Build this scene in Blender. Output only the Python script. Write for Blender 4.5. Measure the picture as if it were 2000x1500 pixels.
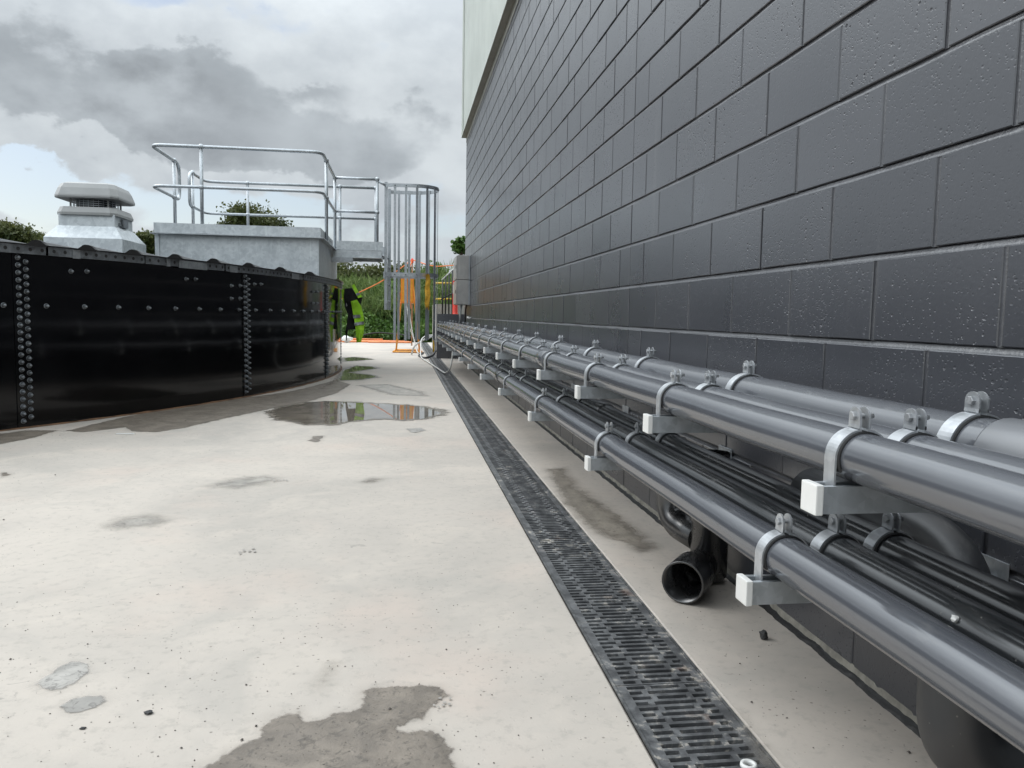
import bpy, bmesh, math, random
import numpy as np
from mathutils import Vector, Matrix, noise as mnoise

# ------------------------------------------------------------------ reset
for o in list(bpy.data.objects): bpy.data.objects.remove(o)
scene = bpy.context.scene
COL = scene.collection
random.seed(7)
rng = np.random.default_rng(11)

# ------------------------------------------------------------------ camera
CAMZ = 0.86
F_PX, PSI, PIT, ROL = 1530.5, 0.13895, 0.08688, 0.01734
fwd = Vector((math.sin(PSI)*math.cos(PIT), math.cos(PSI)*math.cos(PIT), -math.sin(PIT)))
rt0 = Vector((math.cos(PSI), -math.sin(PSI), 0)); up0 = rt0.cross(fwd)
rt = rt0*math.cos(ROL) + up0*math.sin(ROL); up = up0*math.cos(ROL) - rt0*math.sin(ROL)
cd = bpy.data.cameras.new('camera'); cam = bpy.data.objects.new('camera', cd); COL.objects.link(cam)
cd.sensor_fit = 'HORIZONTAL'; cd.sensor_width = 36.0; cd.lens = 36.0*F_PX/2000.0
cd.clip_start = 0.05; cd.clip_end = 3000
cam.matrix_world = Matrix((( rt.x, up.x, -fwd.x, 0), (rt.y, up.y, -fwd.y, 0), (rt.z, up.z, -fwd.z, CAMZ), (0, 0, 0, 1)))
scene.camera = cam
scene.render.resolution_x, scene.render.resolution_y = 1024, 768
scene.view_settings.view_transform = 'Standard'; scene.view_settings.look = 'None'
scene.view_settings.exposure = 0.3; scene.view_settings.gamma = 1.0
scene.view_settings.use_curve_mapping = False
cy = scene.cycles; cy.max_bounces = 6; cy.diffuse_bounces = 3; cy.glossy_bounces = 4; cy.transparent_max_bounces = 8; cy.transmission_bounces = 2
cy.caustics_reflective = False; cy.caustics_refractive = False

# ------------------------------------------------------------------ node helpers
class NT:
    def __init__(s, tree): s.t = tree; s.n = tree.nodes; s.l = tree.links
    def add(s, kind, **kw):
        nd = s.n.new(kind)
        ins = kw.pop('ins', {})
        for k, v in kw.items(): setattr(nd, k, v)
        for k, v in ins.items(): s.put(nd.inputs[k], v)
        return nd
    def put(s, sock, v):
        if isinstance(v, bpy.types.NodeSocket): s.l.new(v, sock)
        elif isinstance(v, bpy.types.Node): s.l.new(v.outputs[0], sock)
        else:
            if sock.type == 'RGBA' and len(v) == 3: v = (*v, 1)
            sock.default_value = v
    def math(s, op, a, b=None, c=None, clamp=False):
        nd = s.n.new('ShaderNodeMath'); nd.operation = op; nd.use_clamp = clamp
        for i, v in enumerate((a, b, c)):
            if v is not None: s.put(nd.inputs[i], v)
        return nd.outputs[0]
    def mix(s, fac, a, b, blend='MIX'):
        nd = s.n.new('ShaderNodeMix'); nd.data_type = 'RGBA'; nd.blend_type = blend
        s.put(nd.inputs[0], fac); s.put(nd.inputs[6], a); s.put(nd.inputs[7], b)
        return nd.outputs[2]
    def fmix(s, fac, a, b):
        nd = s.n.new('ShaderNodeMix'); nd.data_type = 'FLOAT'
        s.put(nd.inputs[0], fac); s.put(nd.inputs[2], a); s.put(nd.inputs[3], b)
        return nd.outputs[0]
    def ramp(s, fac, stops, interp='LINEAR'):
        nd = s.n.new('ShaderNodeValToRGB'); cr = nd.color_ramp; cr.interpolation = interp
        while len(cr.elements) < len(stops): cr.elements.new(0.5)
        for e, (p, c) in zip(cr.elements, stops):
            e.position = p; e.color = (c, c, c, 1) if isinstance(c, (int, float)) else (*c, 1)
        s.put(nd.inputs[0], fac); return nd.outputs[0]
    def smooth(s, v, a, b):
        nd = s.n.new('ShaderNodeMapRange'); nd.interpolation_type = 'SMOOTHSTEP'
        s.put(nd.inputs[0], v); nd.inputs[1].default_value = a; nd.inputs[2].default_value = b
        return nd.outputs[0]
    def noise(s, vec, scale, detail=4, rough=0.55, dist=0.0, out=0):
        nd = s.n.new('ShaderNodeTexNoise'); s.put(nd.inputs['Vector'], vec)
        nd.inputs['Scale'].default_value = scale; nd.inputs['Detail'].default_value = detail
        nd.inputs['Roughness'].default_value = rough; nd.inputs['Distortion'].default_value = dist
        return nd.outputs[out]
    def voro(s, vec, scale, feature='F1', out=0, rnd=1.0):
        nd = s.n.new('ShaderNodeTexVoronoi'); nd.feature = feature; s.put(nd.inputs['Vector'], vec)
        nd.inputs['Scale'].default_value = scale; nd.inputs['Randomness'].default_value = rnd
        return nd.outputs[out]
    def mapping(s, vec, scale=(1, 1, 1), loc=(0, 0, 0)):
        nd = s.n.new('ShaderNodeMapping'); s.put(nd.inputs[0], vec)
        nd.inputs['Scale'].default_value = scale; nd.inputs['Location'].default_value = loc
        return nd.outputs[0]

# ------------------------------------------------------------------ world
SUN_EL, SUN_AZ = math.radians(46), math.radians(295)      # azimuth clockwise from +Y: high on the left
def build_world():
    w = bpy.data.worlds.new('World'); scene.world = w; w.use_nodes = True
    T = NT(w.node_tree); T.n.clear()
    out = T.add('ShaderNodeOutputWorld'); bg = T.add('ShaderNodeBackground'); bg.inputs[1].default_value = 0.1
    sky = T.add('ShaderNodeTexSky'); sky.sky_type = 'NISHITA'; sky.sun_disc = False
    sky.sun_elevation = SUN_EL; sky.sun_rotation = SUN_AZ; sky.dust_density = 1.5
    tc = T.add('ShaderNodeTexCoord'); D = tc.outputs['Generated']
    sep = T.add('ShaderNodeSeparateXYZ'); T.l.new(D, sep.inputs[0])
    z = T.math('MAXIMUM', sep.outputs[2], 0.0)
    # cloud layer seen in perspective: flatten towards the horizon
    den = T.math('ADD', z, 0.42)
    comb = T.add('ShaderNodeCombineXYZ', ins={0: T.math('DIVIDE', sep.outputs[0], den), 1: T.math('DIVIDE', sep.outputs[1], den), 2: T.math('MULTIPLY', z, 3.0)})
    P = T.mapping(comb.outputs[0], (1, 1, 1), (0.35, 0.6, 0.0))
    n1 = T.noise(P, 1.5, 5, 0.52, 0.2)
    wn = T.add('ShaderNodeTexNoise', ins={'Vector': T.mapping(D, (1, 1, 1.5), (7.3, 2.1, 4.0))}); wn.inputs['Scale'].default_value = 7.0; wn.inputs['Detail'].default_value = 7; wn.inputs['Roughness'].default_value = 0.55
    wc = T.add('ShaderNodeSeparateColor'); T.l.new(wn.outputs[1], wc.inputs[0]); n2 = wn.outputs[0]
    # azimuth and elevation, billowed by noise
    az = T.math('ADD', T.math('ARCTAN2', sep.outputs[0], sep.outputs[1]), T.math('MULTIPLY', T.math('SUBTRACT', wc.outputs[0], 0.5), 0.22))
    el = T.math('ADD', T.math('ARCSINE', sep.outputs[2]), T.math('MULTIPLY', T.math('SUBTRACT', wc.outputs[1], 0.5), 0.17))
    def blob(px, py, hw, hh, wgt):
        d = (fwd + rt*((px-1000)/F_PX) - up*((py-750)/F_PX)).normalized()
        a0, e0 = math.atan2(d.x, d.y), math.asin(d.z)
        u = T.math('MULTIPLY', T.math('SUBTRACT', az, a0), F_PX*0.8/hw/1.0); v = T.math('MULTIPLY', T.math('SUBTRACT', el, e0), F_PX*0.95/hh)
        r2 = T.math('ADD', T.math('MULTIPLY', u, u), T.math('MULTIPLY', v, v))
        return T.math('MULTIPLY', T.math('POWER', 2.71828, T.math('MULTIPLY', r2, -0.7)), wgt)
    field = T.math('MULTIPLY', T.math('SUBTRACT', n1, 0.5), 0.9)          # cloud masses all over the sky
    for b_ in ((350, 205, 150, 75, 0.75), (400, 125, 65, 40, 0.40), (170, 270, 150, 50, 0.45), (540, 290, 190, 50, 0.42), (10, 70, 90, 70, 0.55), (625, 190, 45, 20, 0.40), (850, 240, 110, 50, 0.38), (720, 330, 120, 24, 0.3), (130, 140, 60, 40, -0.30), (620, 60, 260, 80, -0.5), (230, 15, 170, 45, -0.45), (40, 345, 60, 55, -1.0), (330, 390, 220, 40, -0.35), (700, 425, 330, 75, -0.6), (560, 200, 60, 40, -0.3), (740, 190, 60, 45, -0.25)):
        field = T.math('ADD', field, blob(*b_))
    field = T.math('ADD', field, T.math('MULTIPLY', T.math('SUBTRACT', n2, 0.5), 1.15))
    mass = T.smooth(field, 0.18, 0.40)
    core = T.smooth(field, 0.40, 1.10)
    tex = T.smooth(n2, 0.32, 0.70)
    bright = T.mix(tex, (7.4, 7.95, 8.3), (5.4, 5.9, 6.35))
    grey = T.mix(tex, (5.5, 6.0, 6.4), (3.9, 4.3, 4.65))
    darkc = T.mix(tex, (3.75, 4.1, 4.45), (2.75, 3.0, 3.25))
    cl = T.mix(mass, bright, T.mix(core, grey, darkc))
    lift = T.math('ADD', 0.76, T.math('MULTIPLY', T.smooth(z, 0.24, 0.70), 1.75))          # overcast sky brightens towards the zenith
    cl = T.mix(1.0, cl, T.add('ShaderNodeCombineXYZ', ins={0: lift, 1: lift, 2: lift}).outputs[0], 'MULTIPLY')
    cover = T.smooth(field, -0.70, -0.46)
    colr = T.mix(cover, T.mix(0.25, sky.outputs[0], (8.5, 8.8, 9.0)), cl)
    T.l.new(colr, bg.inputs[0]); T.l.new(bg.outputs[0], out.inputs[0])
build_world()

sd = bpy.data.lights.new('sun', 'SUN'); sun = bpy.data.objects.new('sun', sd); COL.objects.link(sun)
sd.energy = 1.0; sd.angle = math.radians(35); sd.color = (1.0, 0.98, 0.955)
sdir = Vector((math.sin(SUN_AZ)*math.cos(SUN_EL), math.cos(SUN_AZ)*math.cos(SUN_EL), math.sin(SUN_EL)))
sun.rotation_euler = (-sdir).to_track_quat('-Z', 'Y').to_euler()

# ------------------------------------------------------------------ pixel -> world helpers (used only to read positions off the photo)
def ray(px, py):
    return fwd + rt*((px-1000)/F_PX) - up*((py-750)/F_PX)
def on_z(px, py, z=0.0):
    d = ray(px, py); t = (z-CAMZ)/d.z; return Vector((d.x*t, d.y*t, z))
def on_y(px, py, y):
    d = ray(px, py); t = y/d.y; return Vector((d.x*t, y, CAMZ+d.z*t))
def to_px(p):
    v = Vector(p)-Vector((0, 0, CAMZ)); zc = v.dot(fwd)
    return (1000+F_PX*v.dot(rt)/zc, 750-F_PX*v.dot(up)/zc, zc)

# ------------------------------------------------------------------ materials
MAT = {}
def new_mat(name):
    m = bpy.data.materials.new(name); m.use_nodes = True
    T = NT(m.node_tree); b = T.n['Principled BSDF']; MAT[name] = m
    tc = T.add('ShaderNodeTexCoord'); geo = T.add('ShaderNodeNewGeometry')
    return m, T, b, tc.outputs['Object'], geo.outputs['Position']
def bump(T, b, h, strength=0.3, dist=0.01):
    nd = T.add('ShaderNodeBump'); nd.inputs['Strength'].default_value = strength; nd.inputs['Distance'].default_value = dist
    T.put(nd.inputs['Height'], h); T.l.new(nd.outputs[0], b.inputs['Normal'])
def simple(name, col, rough=0.5, metal=0.0, var=0.15, scale=6.0, spec=0.5, bmp=0.0, bscale=60):
    m, T, b, O, P = new_mat(name)
    n = T.noise(P, scale, 5, 0.6)
    lo = tuple(c*(1-var) for c in col); hi = tuple(min(1, c*(1+var)) for c in col)
    T.put(b.inputs['Base Color'], T.mix(T.smooth(n, 0.3, 0.7), lo, hi))
    T.put(b.inputs['Roughness'], T.fmix(T.noise(P, scale*2.3, 4), max(0.02, rough*0.8), min(1, rough*1.2)))
    b.inputs['Metallic'].default_value = metal
    b.inputs['Specular IOR Level'].default_value = spec
    if bmp: bump(T, b, T.noise(P, bscale, 4), bmp, 0.004)
    return m

def m_concrete():
    m, T, b, O, P = new_mat('concrete')
    big = T.noise(P, 0.55, 5, 0.6, 0.6); mid = T.noise(P, 2.7, 6, 0.65, 0.8)
    st = T.noise(P, 1.7, 5, 0.62, 1.2)
    fine = T.noise(P, 26, 6, 0.7); sp = T.noise(P, 110, 3, 0.6)
    c = T.mix(T.smooth(big, 0.38, 0.72), (0.535, 0.485, 0.430), (0.395, 0.366, 0.330))
    c = T.mix(T.math('MULTIPLY', T.smooth(mid, 0.45, 0.75), 0.6), c, (0.585, 0.525, 0.458))
    c = T.mix(T.math('MULTIPLY', T.smooth(st, 0.50, 0.72), 0.55), c, (0.40, 0.375, 0.34))
    pk = T.smooth(T.noise(T.mapping(P, (1, 1, 1), (4, 8, 0)), 1.4, 4), 0.52, 0.75)
    c = T.mix(T.math('MULTIPLY', pk, 0.6), c, (0.57, 0.475, 0.41))
    c = T.mix(T.math('MULTIPLY', T.smooth(fine, 0.50, 0.70), 0.50), c, (0.36, 0.335, 0.30))
    # dark specks and small pits, gathered in drifts
    v = T.voro(P, 55); vm = T.smooth(v, 0.17, 0.06)
    patchy = T.smooth(T.noise(P, 3.1, 4, 0.6), 0.46, 0.66)
    c = T.mix(T.math('MULTIPLY', T.math('MULTIPLY', vm, patchy), 0.75), c, (0.14, 0.125, 0.11))
    v2 = T.smooth(T.voro(T.mapping(P, (1, 1, 1), (3, 3, 3)), 19), 0.085, 0.035)
    c = T.mix(T.math('MULTIPLY', v2, 0.7), c, (0.17, 0.15, 0.13))
    # scuffs: short dry smears
    sc = T.smooth(T.noise(T.mapping(P, (5, 9, 1)), 3.0, 5, 0.6, 1.2), 0.64, 0.72)
    c = T.mix(T.math('MULTIPLY', T.math('MULTIPLY', sc, T.smooth(T.noise(P, 1.2, 3), 0.42, 0.58)), 0.6), c, (0.27, 0.25, 0.225))
    T.put(b.inputs['Base Color'], c)
    T.put(b.inputs['Roughness'], T.fmix(fine, 0.62, 0.85))
    b.inputs['Specular IOR Level'].default_value = 0.35
    h = T.math('ADD', T.math('MULTIPLY', fine, 0.5), T.math('MULTIPLY', sp, 0.25))
    h = T.math('SUBTRACT', h, T.math('MULTIPLY', vm, 0.6))
    bump(T, b, h, 0.28, 0.004)
m_concrete()

def m_wet(name, dark, lo_r, hi_r, amp, soft, water=False):
    """damp concrete / standing water on a thin sheet; 'sdf' attribute = metres inside the outline"""
    m, T, b, O, P = new_mat(name)
    at = T.add('ShaderNodeAttribute', attribute_name='sdf'); s = at.outputs['Fac']
    n = T.noise(P, 9, 6, 0.62, 0.4); n2 = T.noise(P, 38, 4, 0.6)
    e = T.math('ADD', s, T.math('MULTIPLY', T.math('SUBTRACT', n, 0.5), amp))
    e = T.math('ADD', e, T.math('MULTIPLY', T.math('SUBTRACT', n2, 0.5), amp*0.22))
    alpha = T.math('ADD', T.math('MULTIPLY', T.smooth(e, 0.0, soft), 0.72), T.math('MULTIPLY', T.smooth(e, -0.035, 0.06), 0.28))
    c = T.mix(T.smooth(T.noise(P, 7, 5, 0.65, 0.6), 0.36, 0.66), tuple(x*0.86 for x in dark), tuple(x*1.32 for x in dark))
    c = T.mix(T.math('MULTIPLY', T.smooth(T.noise(P, 30, 5, 0.7, 1.5), 0.52, 0.66), 0.7), c, tuple(x*0.42 for x in dark))
    c = T.mix(T.math('MULTIPLY', T.smooth(T.noise(P, 24, 5, 0.7, 1.0), 0.56, 0.66), 0.6), c, tuple(x*0.5 for x in dark))
    v = T.smooth(T.voro(P, 60), 0.16, 0.06)
    c = T.mix(T.math('MULTIPLY', v, 0.55), c, tuple(x*0.35 for x in dark))
    T.put(b.inputs['Base Color'], c)
    if water:
        deep = T.smooth(e, 0.02, 0.10)
        T.put(b.inputs['Roughness'], T.fmix(deep, hi_r, lo_r)); b.inputs['IOR'].default_value = 1.33
        b.inputs['Specular IOR Level'].default_value = 0.6
        nd = T.add('ShaderNodeBump'); nd.inputs['Distance'].default_value = 0.002
        T.put(nd.inputs['Strength'], T.fmix(deep, 0.25, 0.012)); T.put(nd.inputs['Height'], T.noise(P, 30, 3)); T.l.new(nd.outputs[0], b.inputs['Normal'])
    else:
        T.put(b.inputs['Roughness'], T.fmix(T.noise(P, 20, 5), lo_r, hi_r))
        bump(T, b, T.math('SUBTRACT', T.noise(P, 45, 6, 0.7), T.math('MULTIPLY', v, 0.6)), 0.5, 0.005)
    tr = T.add('ShaderNodeBsdfTransparent'); mx = T.add('ShaderNodeMixShader')
    T.put(mx.inputs[0], alpha); T.l.new(tr.outputs[0], mx.inputs[1]); T.l.new(b.outputs[0], mx.inputs[2])
    T.l.new(mx.outputs[0], T.n['Material Output'].inputs['Surface'])
    return m
m_wet('damp', (0.195, 0.166, 0.135), 0.30, 0.6, 0.09, 0.014)
m_wet('damp_brown', (0.275, 0.245, 0.205), 0.38, 0.65, 0.12, 0.09)
m_wet('damp_faint', (0.36, 0.335, 0.30), 0.5, 0.75, 0.14, 0.14)
m_wet('water', (0.19, 0.165, 0.135), 0.012, 0.40, 0.24, 0.03, True)
m_wet('water_thin', (0.37, 0.352, 0.325), 0.16, 0.42, 0.06, 0.010, True)

def m_block():
    m, T, b, O, P = new_mat('painted_block')
    n = T.noise(P, 1.3, 5, 0.6); oi = T.add('ShaderNodeObjectInfo').outputs['Random']
    c = T.mix(T.smooth(n, 0.3, 0.7), (0.043, 0.046, 0.055), (0.058, 0.061, 0.072))
    c = T.mix(T.math('MULTIPLY', oi, 0.45), c, (0.085, 0.088, 0.100))
    # dusty runs
    run = T.smooth(T.noise(T.mapping(P, (1, 6, 0.35)), 2.0, 5, 0.6), 0.60, 0.78)
    c = T.mix(T.math('MULTIPLY', run, 0.3), c, (0.16, 0.16, 0.16))
    T.put(b.inputs['Base Color'], c)
    # open block texture under paint: pores gathered in patches
    PS = T.mapping(P, (1, 1, 1.25))
    patch = T.math('MULTIPLY', T.smooth(T.noise(P, 5.0, 3, 0.5), 0.34, 0.60), T.math('ADD', 0.25, oi))
    def pores(vec, scale, rmax):
        nd = T.add('ShaderNodeTexVoronoi', ins={'Vector': vec}); nd.inputs['Scale'].default_value = scale
        sc = T.add('ShaderNodeSeparateColor'); T.l.new(nd.outputs['Color'], sc.inputs[0])
        rad = T.math('MULTIPLY', T.math('POWER', sc.outputs[0], 2.2), rmax)         # few large pores, many tiny
        return T.math('MULTIPLY', T.math('SUBTRACT', rad, nd.outputs['Distance']), 7.0, clamp=True)
    pit = T.math('MULTIPLY', pores(PS, 70, 0.42), patch)
    pit2 = T.math('MULTIPLY', pores(T.mapping(PS, (1, 1, 1), (5, 1, 2)), 135, 0.45), T.math('ADD', T.math('MULTIPLY', patch, 0.6), 0.12))
    g = T.noise(P, 90, 3, 0.6)
    h = T.math('SUBTRACT', T.math('MULTIPLY', g, 0.14), T.math('ADD', pit, T.math('MULTIPLY', pit2, 0.5)))
    bump(T, b, h, 0.75, 0.0032)
    T.put(b.inputs['Roughness'], T.math('ADD', T.fmix(T.noise(P, 3.0, 3), 0.24, 0.33), T.math('MULTIPLY', T.math('ADD', pit, T.math('MULTIPLY', pit2, 0.5)), 0.5, clamp=True)))
    T.put(b.inputs['Specular IOR Level'], T.math('SUBTRACT', 1.0, T.math('MULTIPLY', T.math('ADD', pit, pit2), 0.95, clamp=True)))
    b.inputs['IOR'].default_value = 1.6
m_block()
def m_mortar():
    m, T, b, O, P = new_mat('painted_mortar')
    T.put(b.inputs['Base Color'], T.mix(T.smooth(T.noise(P, 5, 5), 0.35, 0.7), (0.050, 0.052, 0.060), (0.075, 0.077, 0.086)))
    bump(T, b, T.noise(P, 70, 5, 0.65), 0.5, 0.004)
    T.put(b.inputs['Roughness'], T.fmix(T.noise(P, 4, 3), 0.26, 0.36)); b.inputs['Specular IOR Level'].default_value = 1.0; b.inputs['IOR'].default_value = 1.6
m_mortar()

def m_pvc(name, col, r0, r1, dust=0.16):
    m, T, b, O, P = new_mat(name)
    c = T.mix(T.smooth(T.noise(T.mapping(P, (1, 0.25, 1)), 7, 5, 0.6), 0.35, 0.7), col, tuple(x*1.25 for x in col))
    geo = T.add('ShaderNodeNewGeometry'); sx = T.add('ShaderNodeSeparateXYZ'); T.l.new(geo.outputs['Normal'], sx.inputs[0])
    d = T.math('MULTIPLY', T.smooth(T.noise(T.mapping(P, (6, 1.2, 6)), 9, 6, 0.65, 0.4), 0.50, 0.75), T.smooth(sx.outputs[2], 0.2, 0.9))
    c = T.mix(T.math('MULTIPLY', d, dust), c, (0.24, 0.235, 0.225))
    sp = T.smooth(T.voro(P, 42), 0.10, 0.05)
    c = T.mix(T.math('MULTIPLY', T.math('MULTIPLY', sp, T.smooth(T.noise(P, 4, 3), 0.5, 0.62)), 0.5), c, (0.32, 0.31, 0.29))
    T.put(b.inputs['Base Color'], c)
    T.put(b.inputs['Roughness'], T.math('ADD', T.fmix(T.noise(T.mapping(P, (1, 0.2, 1)), 12, 5), r0, r1), T.math('MULTIPLY', d, 0.12)))
    b.inputs['Specular IOR Level'].default_value = 1.0; b.inputs['IOR'].default_value = 1.6
    scr = T.noise(T.mapping(P, (40, 3, 40)), 6, 4, 0.6)
    bump(T, b, scr, 0.004, 0.002)
m_pvc('grey_pvc', (0.074, 0.079, 0.090), 0.12, 0.20)
m_pvc('dark_pvc', (0.016, 0.018, 0.020), 0.13, 0.24)
m_pvc('light_pvc', (0.13, 0.135, 0.145), 0.25, 0.4)
m_pvc('black_pvc', (0.009, 0.009, 0.010), 0.20, 0.34, 0.10)
m_pvc('dusty_pvc', (0.026, 0.028, 0.031), 0.34, 0.5, 0.4)

def m_galv(name, lo, hi, rough=0.42, metal=0.75, scale=38):
    m, T, b, O, P = new_mat(name)
    v = T.voro(P, scale, out=1); vs = T.add('ShaderNodeSeparateColor'); T.l.new(v, vs.inputs[0])
    n = T.noise(P, 5, 5, 0.65, 0.6); st = T.noise(T.mapping(P, (6, 6, 0.7)), 3, 5, 0.6)
    f = T.math('ADD', T.math('MULTIPLY', vs.outputs[0], 0.22), T.math('MULTIPLY', n, 0.78))
    c = T.mix(T.smooth(f, 0.25, 0.75), lo, hi)
    c = T.mix(T.math('MULTIPLY', T.smooth(st, 0.55, 0.75), 0.35), c, tuple(min(1, x*1.35) for x in hi))
    T.put(b.inputs['Base Color'], c); b.inputs['Metallic'].default_value = metal
    T.put(b.inputs['Roughness'], T.fmix(f, rough*0.8, rough*1.3))
    bump(T, b, T.noise(P, 60, 4), 0.08, 0.003)
m_galv('galvanised', (0.38, 0.41, 0.43), (0.54, 0.57, 0.60), 0.42, 0.7, 70)
m_galv('galvanised_box', (0.50, 0.54, 0.565), (0.70, 0.74, 0.76), 0.5, 0.25, 30)
m_galv('galvanised_dull', (0.13, 0.14, 0.15), (0.24, 0.26, 0.28), 0.5, 0.6)
m_galv('galvanised_rim', (0.24, 0.26, 0.27), (0.36, 0.38, 0.40), 0.5, 0.6)
m_galv('clamp_steel', (0.42, 0.44, 0.46), (0.60, 0.62, 0.64), 0.40, 0.7, 90)
m_galv('bolt_steel', (0.30, 0.31, 0.32), (0.44, 0.45, 0.46), 0.55, 0.5, 120)
m_galv('stainless', (0.42, 0.41, 0.40), (0.52, 0.51, 0.49), 0.35, 0.6, 10)

def m_enamel():
    m, T, b, O, P = new_mat('black_enamel')
    n = T.noise(P, 2.2, 5, 0.6)
    T.put(b.inputs['Base Color'], T.mix(T.smooth(n, 0.3, 0.7), (0.0018, 0.0019, 0.0025), (0.004, 0.0042, 0.005)))
    T.put(b.inputs['Roughness'], T.fmix(T.noise(P, 4, 4, 0.6), 0.05, 0.12)); b.inputs['Specular IOR Level'].default_value = 0.3
    bump(T, b, T.noise(P, 1.1, 3, 0.5), 0.10, 0.02)
m_enamel()

def m_grate():
    m, T, b, O, P = new_mat('cast_iron')
    n = T.noise(P, 16, 6, 0.7, 0.4); n2 = T.noise(P, 3, 4, 0.6)
    c = T.mix(T.smooth(n, 0.35, 0.7), (0.07, 0.072, 0.075), (0.20, 0.205, 0.21))
    mud = T.smooth(T.math('ADD', T.math('MULTIPLY', n, 0.6), T.math('MULTIPLY', T.noise(P, 45, 4, 0.7), 0.5)), 0.58, 0.66)
    c = T.mix(T.math('MULTIPLY', mud, T.smooth(n2, 0.35, 0.65)), c, (0.52, 0.48, 0.42))
    c = T.mix(T.math('MULTIPLY', T.smooth(T.noise(P, 8, 5), 0.62, 0.72), 0.45), c, (0.16, 0.07, 0.035))
    T.put(b.inputs['Base Color'], c); b.inputs['Metallic'].default_value = 0.15
    T.put(b.inputs['Roughness'], T.fmix(n, 0.25, 0.55)); b.inputs['Specular IOR Level'].default_value = 0.7
    bump(T, b, n, 0.5, 0.004)
m_grate()

def m_leaf(name, c0, c1, c2):
    m, T, b, O, P = new_mat(name)
    at = T.add('ShaderNodeAttribute', attribute_name='tone').outputs['Fac']
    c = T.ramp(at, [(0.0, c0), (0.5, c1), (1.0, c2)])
    T.put(b.inputs['Base Color'], c); b.inputs['Roughness'].default_value = 0.55
    b.inputs['Specular IOR Level'].default_value = 0.3
    tl = T.add('ShaderNodeBsdfTranslucent'); T.put(tl.inputs[0], c); mx = T.add('ShaderNodeMixShader'); mx.inputs[0].default_value = 0.3
    T.l.new(b.outputs[0], mx.inputs[1]); T.l.new(tl.outputs[0], mx.inputs[2]); T.l.new(mx.outputs[0], T.n['Material Output'].inputs['Surface'])
m_leaf('leaf_green', (0.035, 0.075, 0.018), (0.075, 0.15, 0.03), (0.16, 0.25, 0.06))
m_leaf('leaf_grass', (0.07, 0.11, 0.03), (0.13, 0.20, 0.055), (0.25, 0.29, 0.11))
m_leaf('leaf_olive', (0.035, 0.05, 0.016), (0.075, 0.09, 0.028), (0.14, 0.145, 0.05))
def m_soil():
    m, T, b, O, P = new_mat('grassy_soil')
    n = T.noise(P, 0.6, 6, 0.65); f = T.noise(P, 9, 5, 0.7)
    c = T.mix(T.smooth(n, 0.35, 0.65), (0.05, 0.075, 0.025), (0.10, 0.085, 0.05))
    c = T.mix(T.math('MULTIPLY', f, 0.5), c, (0.06, 0.09, 0.03)); T.put(b.inputs['Base Color'], c); b.inputs['Roughness'].default_value = 0.9
    bump(T, b, f, 0.6, 0.05)
m_soil()
simple('bark', (0.14, 0.11, 0.085), 0.85, var=0.3, scale=10, bmp=0.6, bscale=30)
simple('cladding_white', (0.70, 0.73, 0.69), 0.38, var=0.05, scale=1.5)
simple('flashing', (0.34, 0.33, 0.29), 0.45, var=0.1)
simple('rubber', (0.012, 0.012, 0.013), 0.6)
simple('white_plastic', (0.72, 0.72, 0.70), 0.4, var=0.06)
simple('roof_dark', (0.022, 0.023, 0.026), 0.35, var=0.2, scale=2)
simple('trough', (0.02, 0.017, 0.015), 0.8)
simple('vest_green', (0.45, 0.88, 0.04), 0.7, var=0.1, scale=14)
simple('vest_black', (0.008, 0.008, 0.009), 0.8)
simple('vest_band', (0.33, 0.34, 0.35), 0.35, metal=0.3, var=0.1)
simple('orange_plastic', (0.85, 0.26, 0.02), 0.45, var=0.06)
simple('orange_frame', (0.80, 0.33, 0.03), 0.5, var=0.12, scale=10)
simple('orange_conduit', (0.80, 0.27, 0.10), 0.4, var=0.18, scale=4)
simple('orange_rope', (0.75, 0.19, 0.05), 0.7)
simple('red_plastic', (0.80, 0.06, 0.035), 0.4, var=0.08)
simple('yellow_cloth', (0.60, 0.33, 0.03), 0.8, var=0.2, scale=14)
simple('yellow_paint', (0.65, 0.42, 0.04), 0.45)
simple('black_paint', (0.012, 0.012, 0.013), 0.35)
simple('vent_grey', (0.36, 0.365, 0.36), 0.42, var=0.06, scale=3)
simple('mesh_dark', (0.02, 0.02, 0.02), 0.7)
simple('conduit_grey', (0.52, 0.53, 0.52), 0.4)
simple('pale_concrete', (0.36, 0.36, 0.35), 0.8, bmp=0.3)
simple('sealant', (0.012, 0.012, 0.012), 0.45, bmp=0.8, bscale=40)
simple('cement_raw', (0.26, 0.245, 0.21), 0.85, var=0.3, scale=18, bmp=0.6)
simple('pebble_dark', (0.03, 0.03, 0.03), 0.6, var=0.4, bmp=0.5)
simple('grit', (0.09, 0.08, 0.07), 0.85, var=0.5, scale=30)
simple('rust_line', (0.16, 0.085, 0.045), 0.8, var=0.4, scale=9)
simple('timber', (0.34, 0.17, 0.09), 0.7)
simple('cable_black', (0.012, 0.012, 0.012), 0.5)
simple('white_hose', (0.66, 0.65, 0.62), 0.45, var=0.08)

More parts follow.
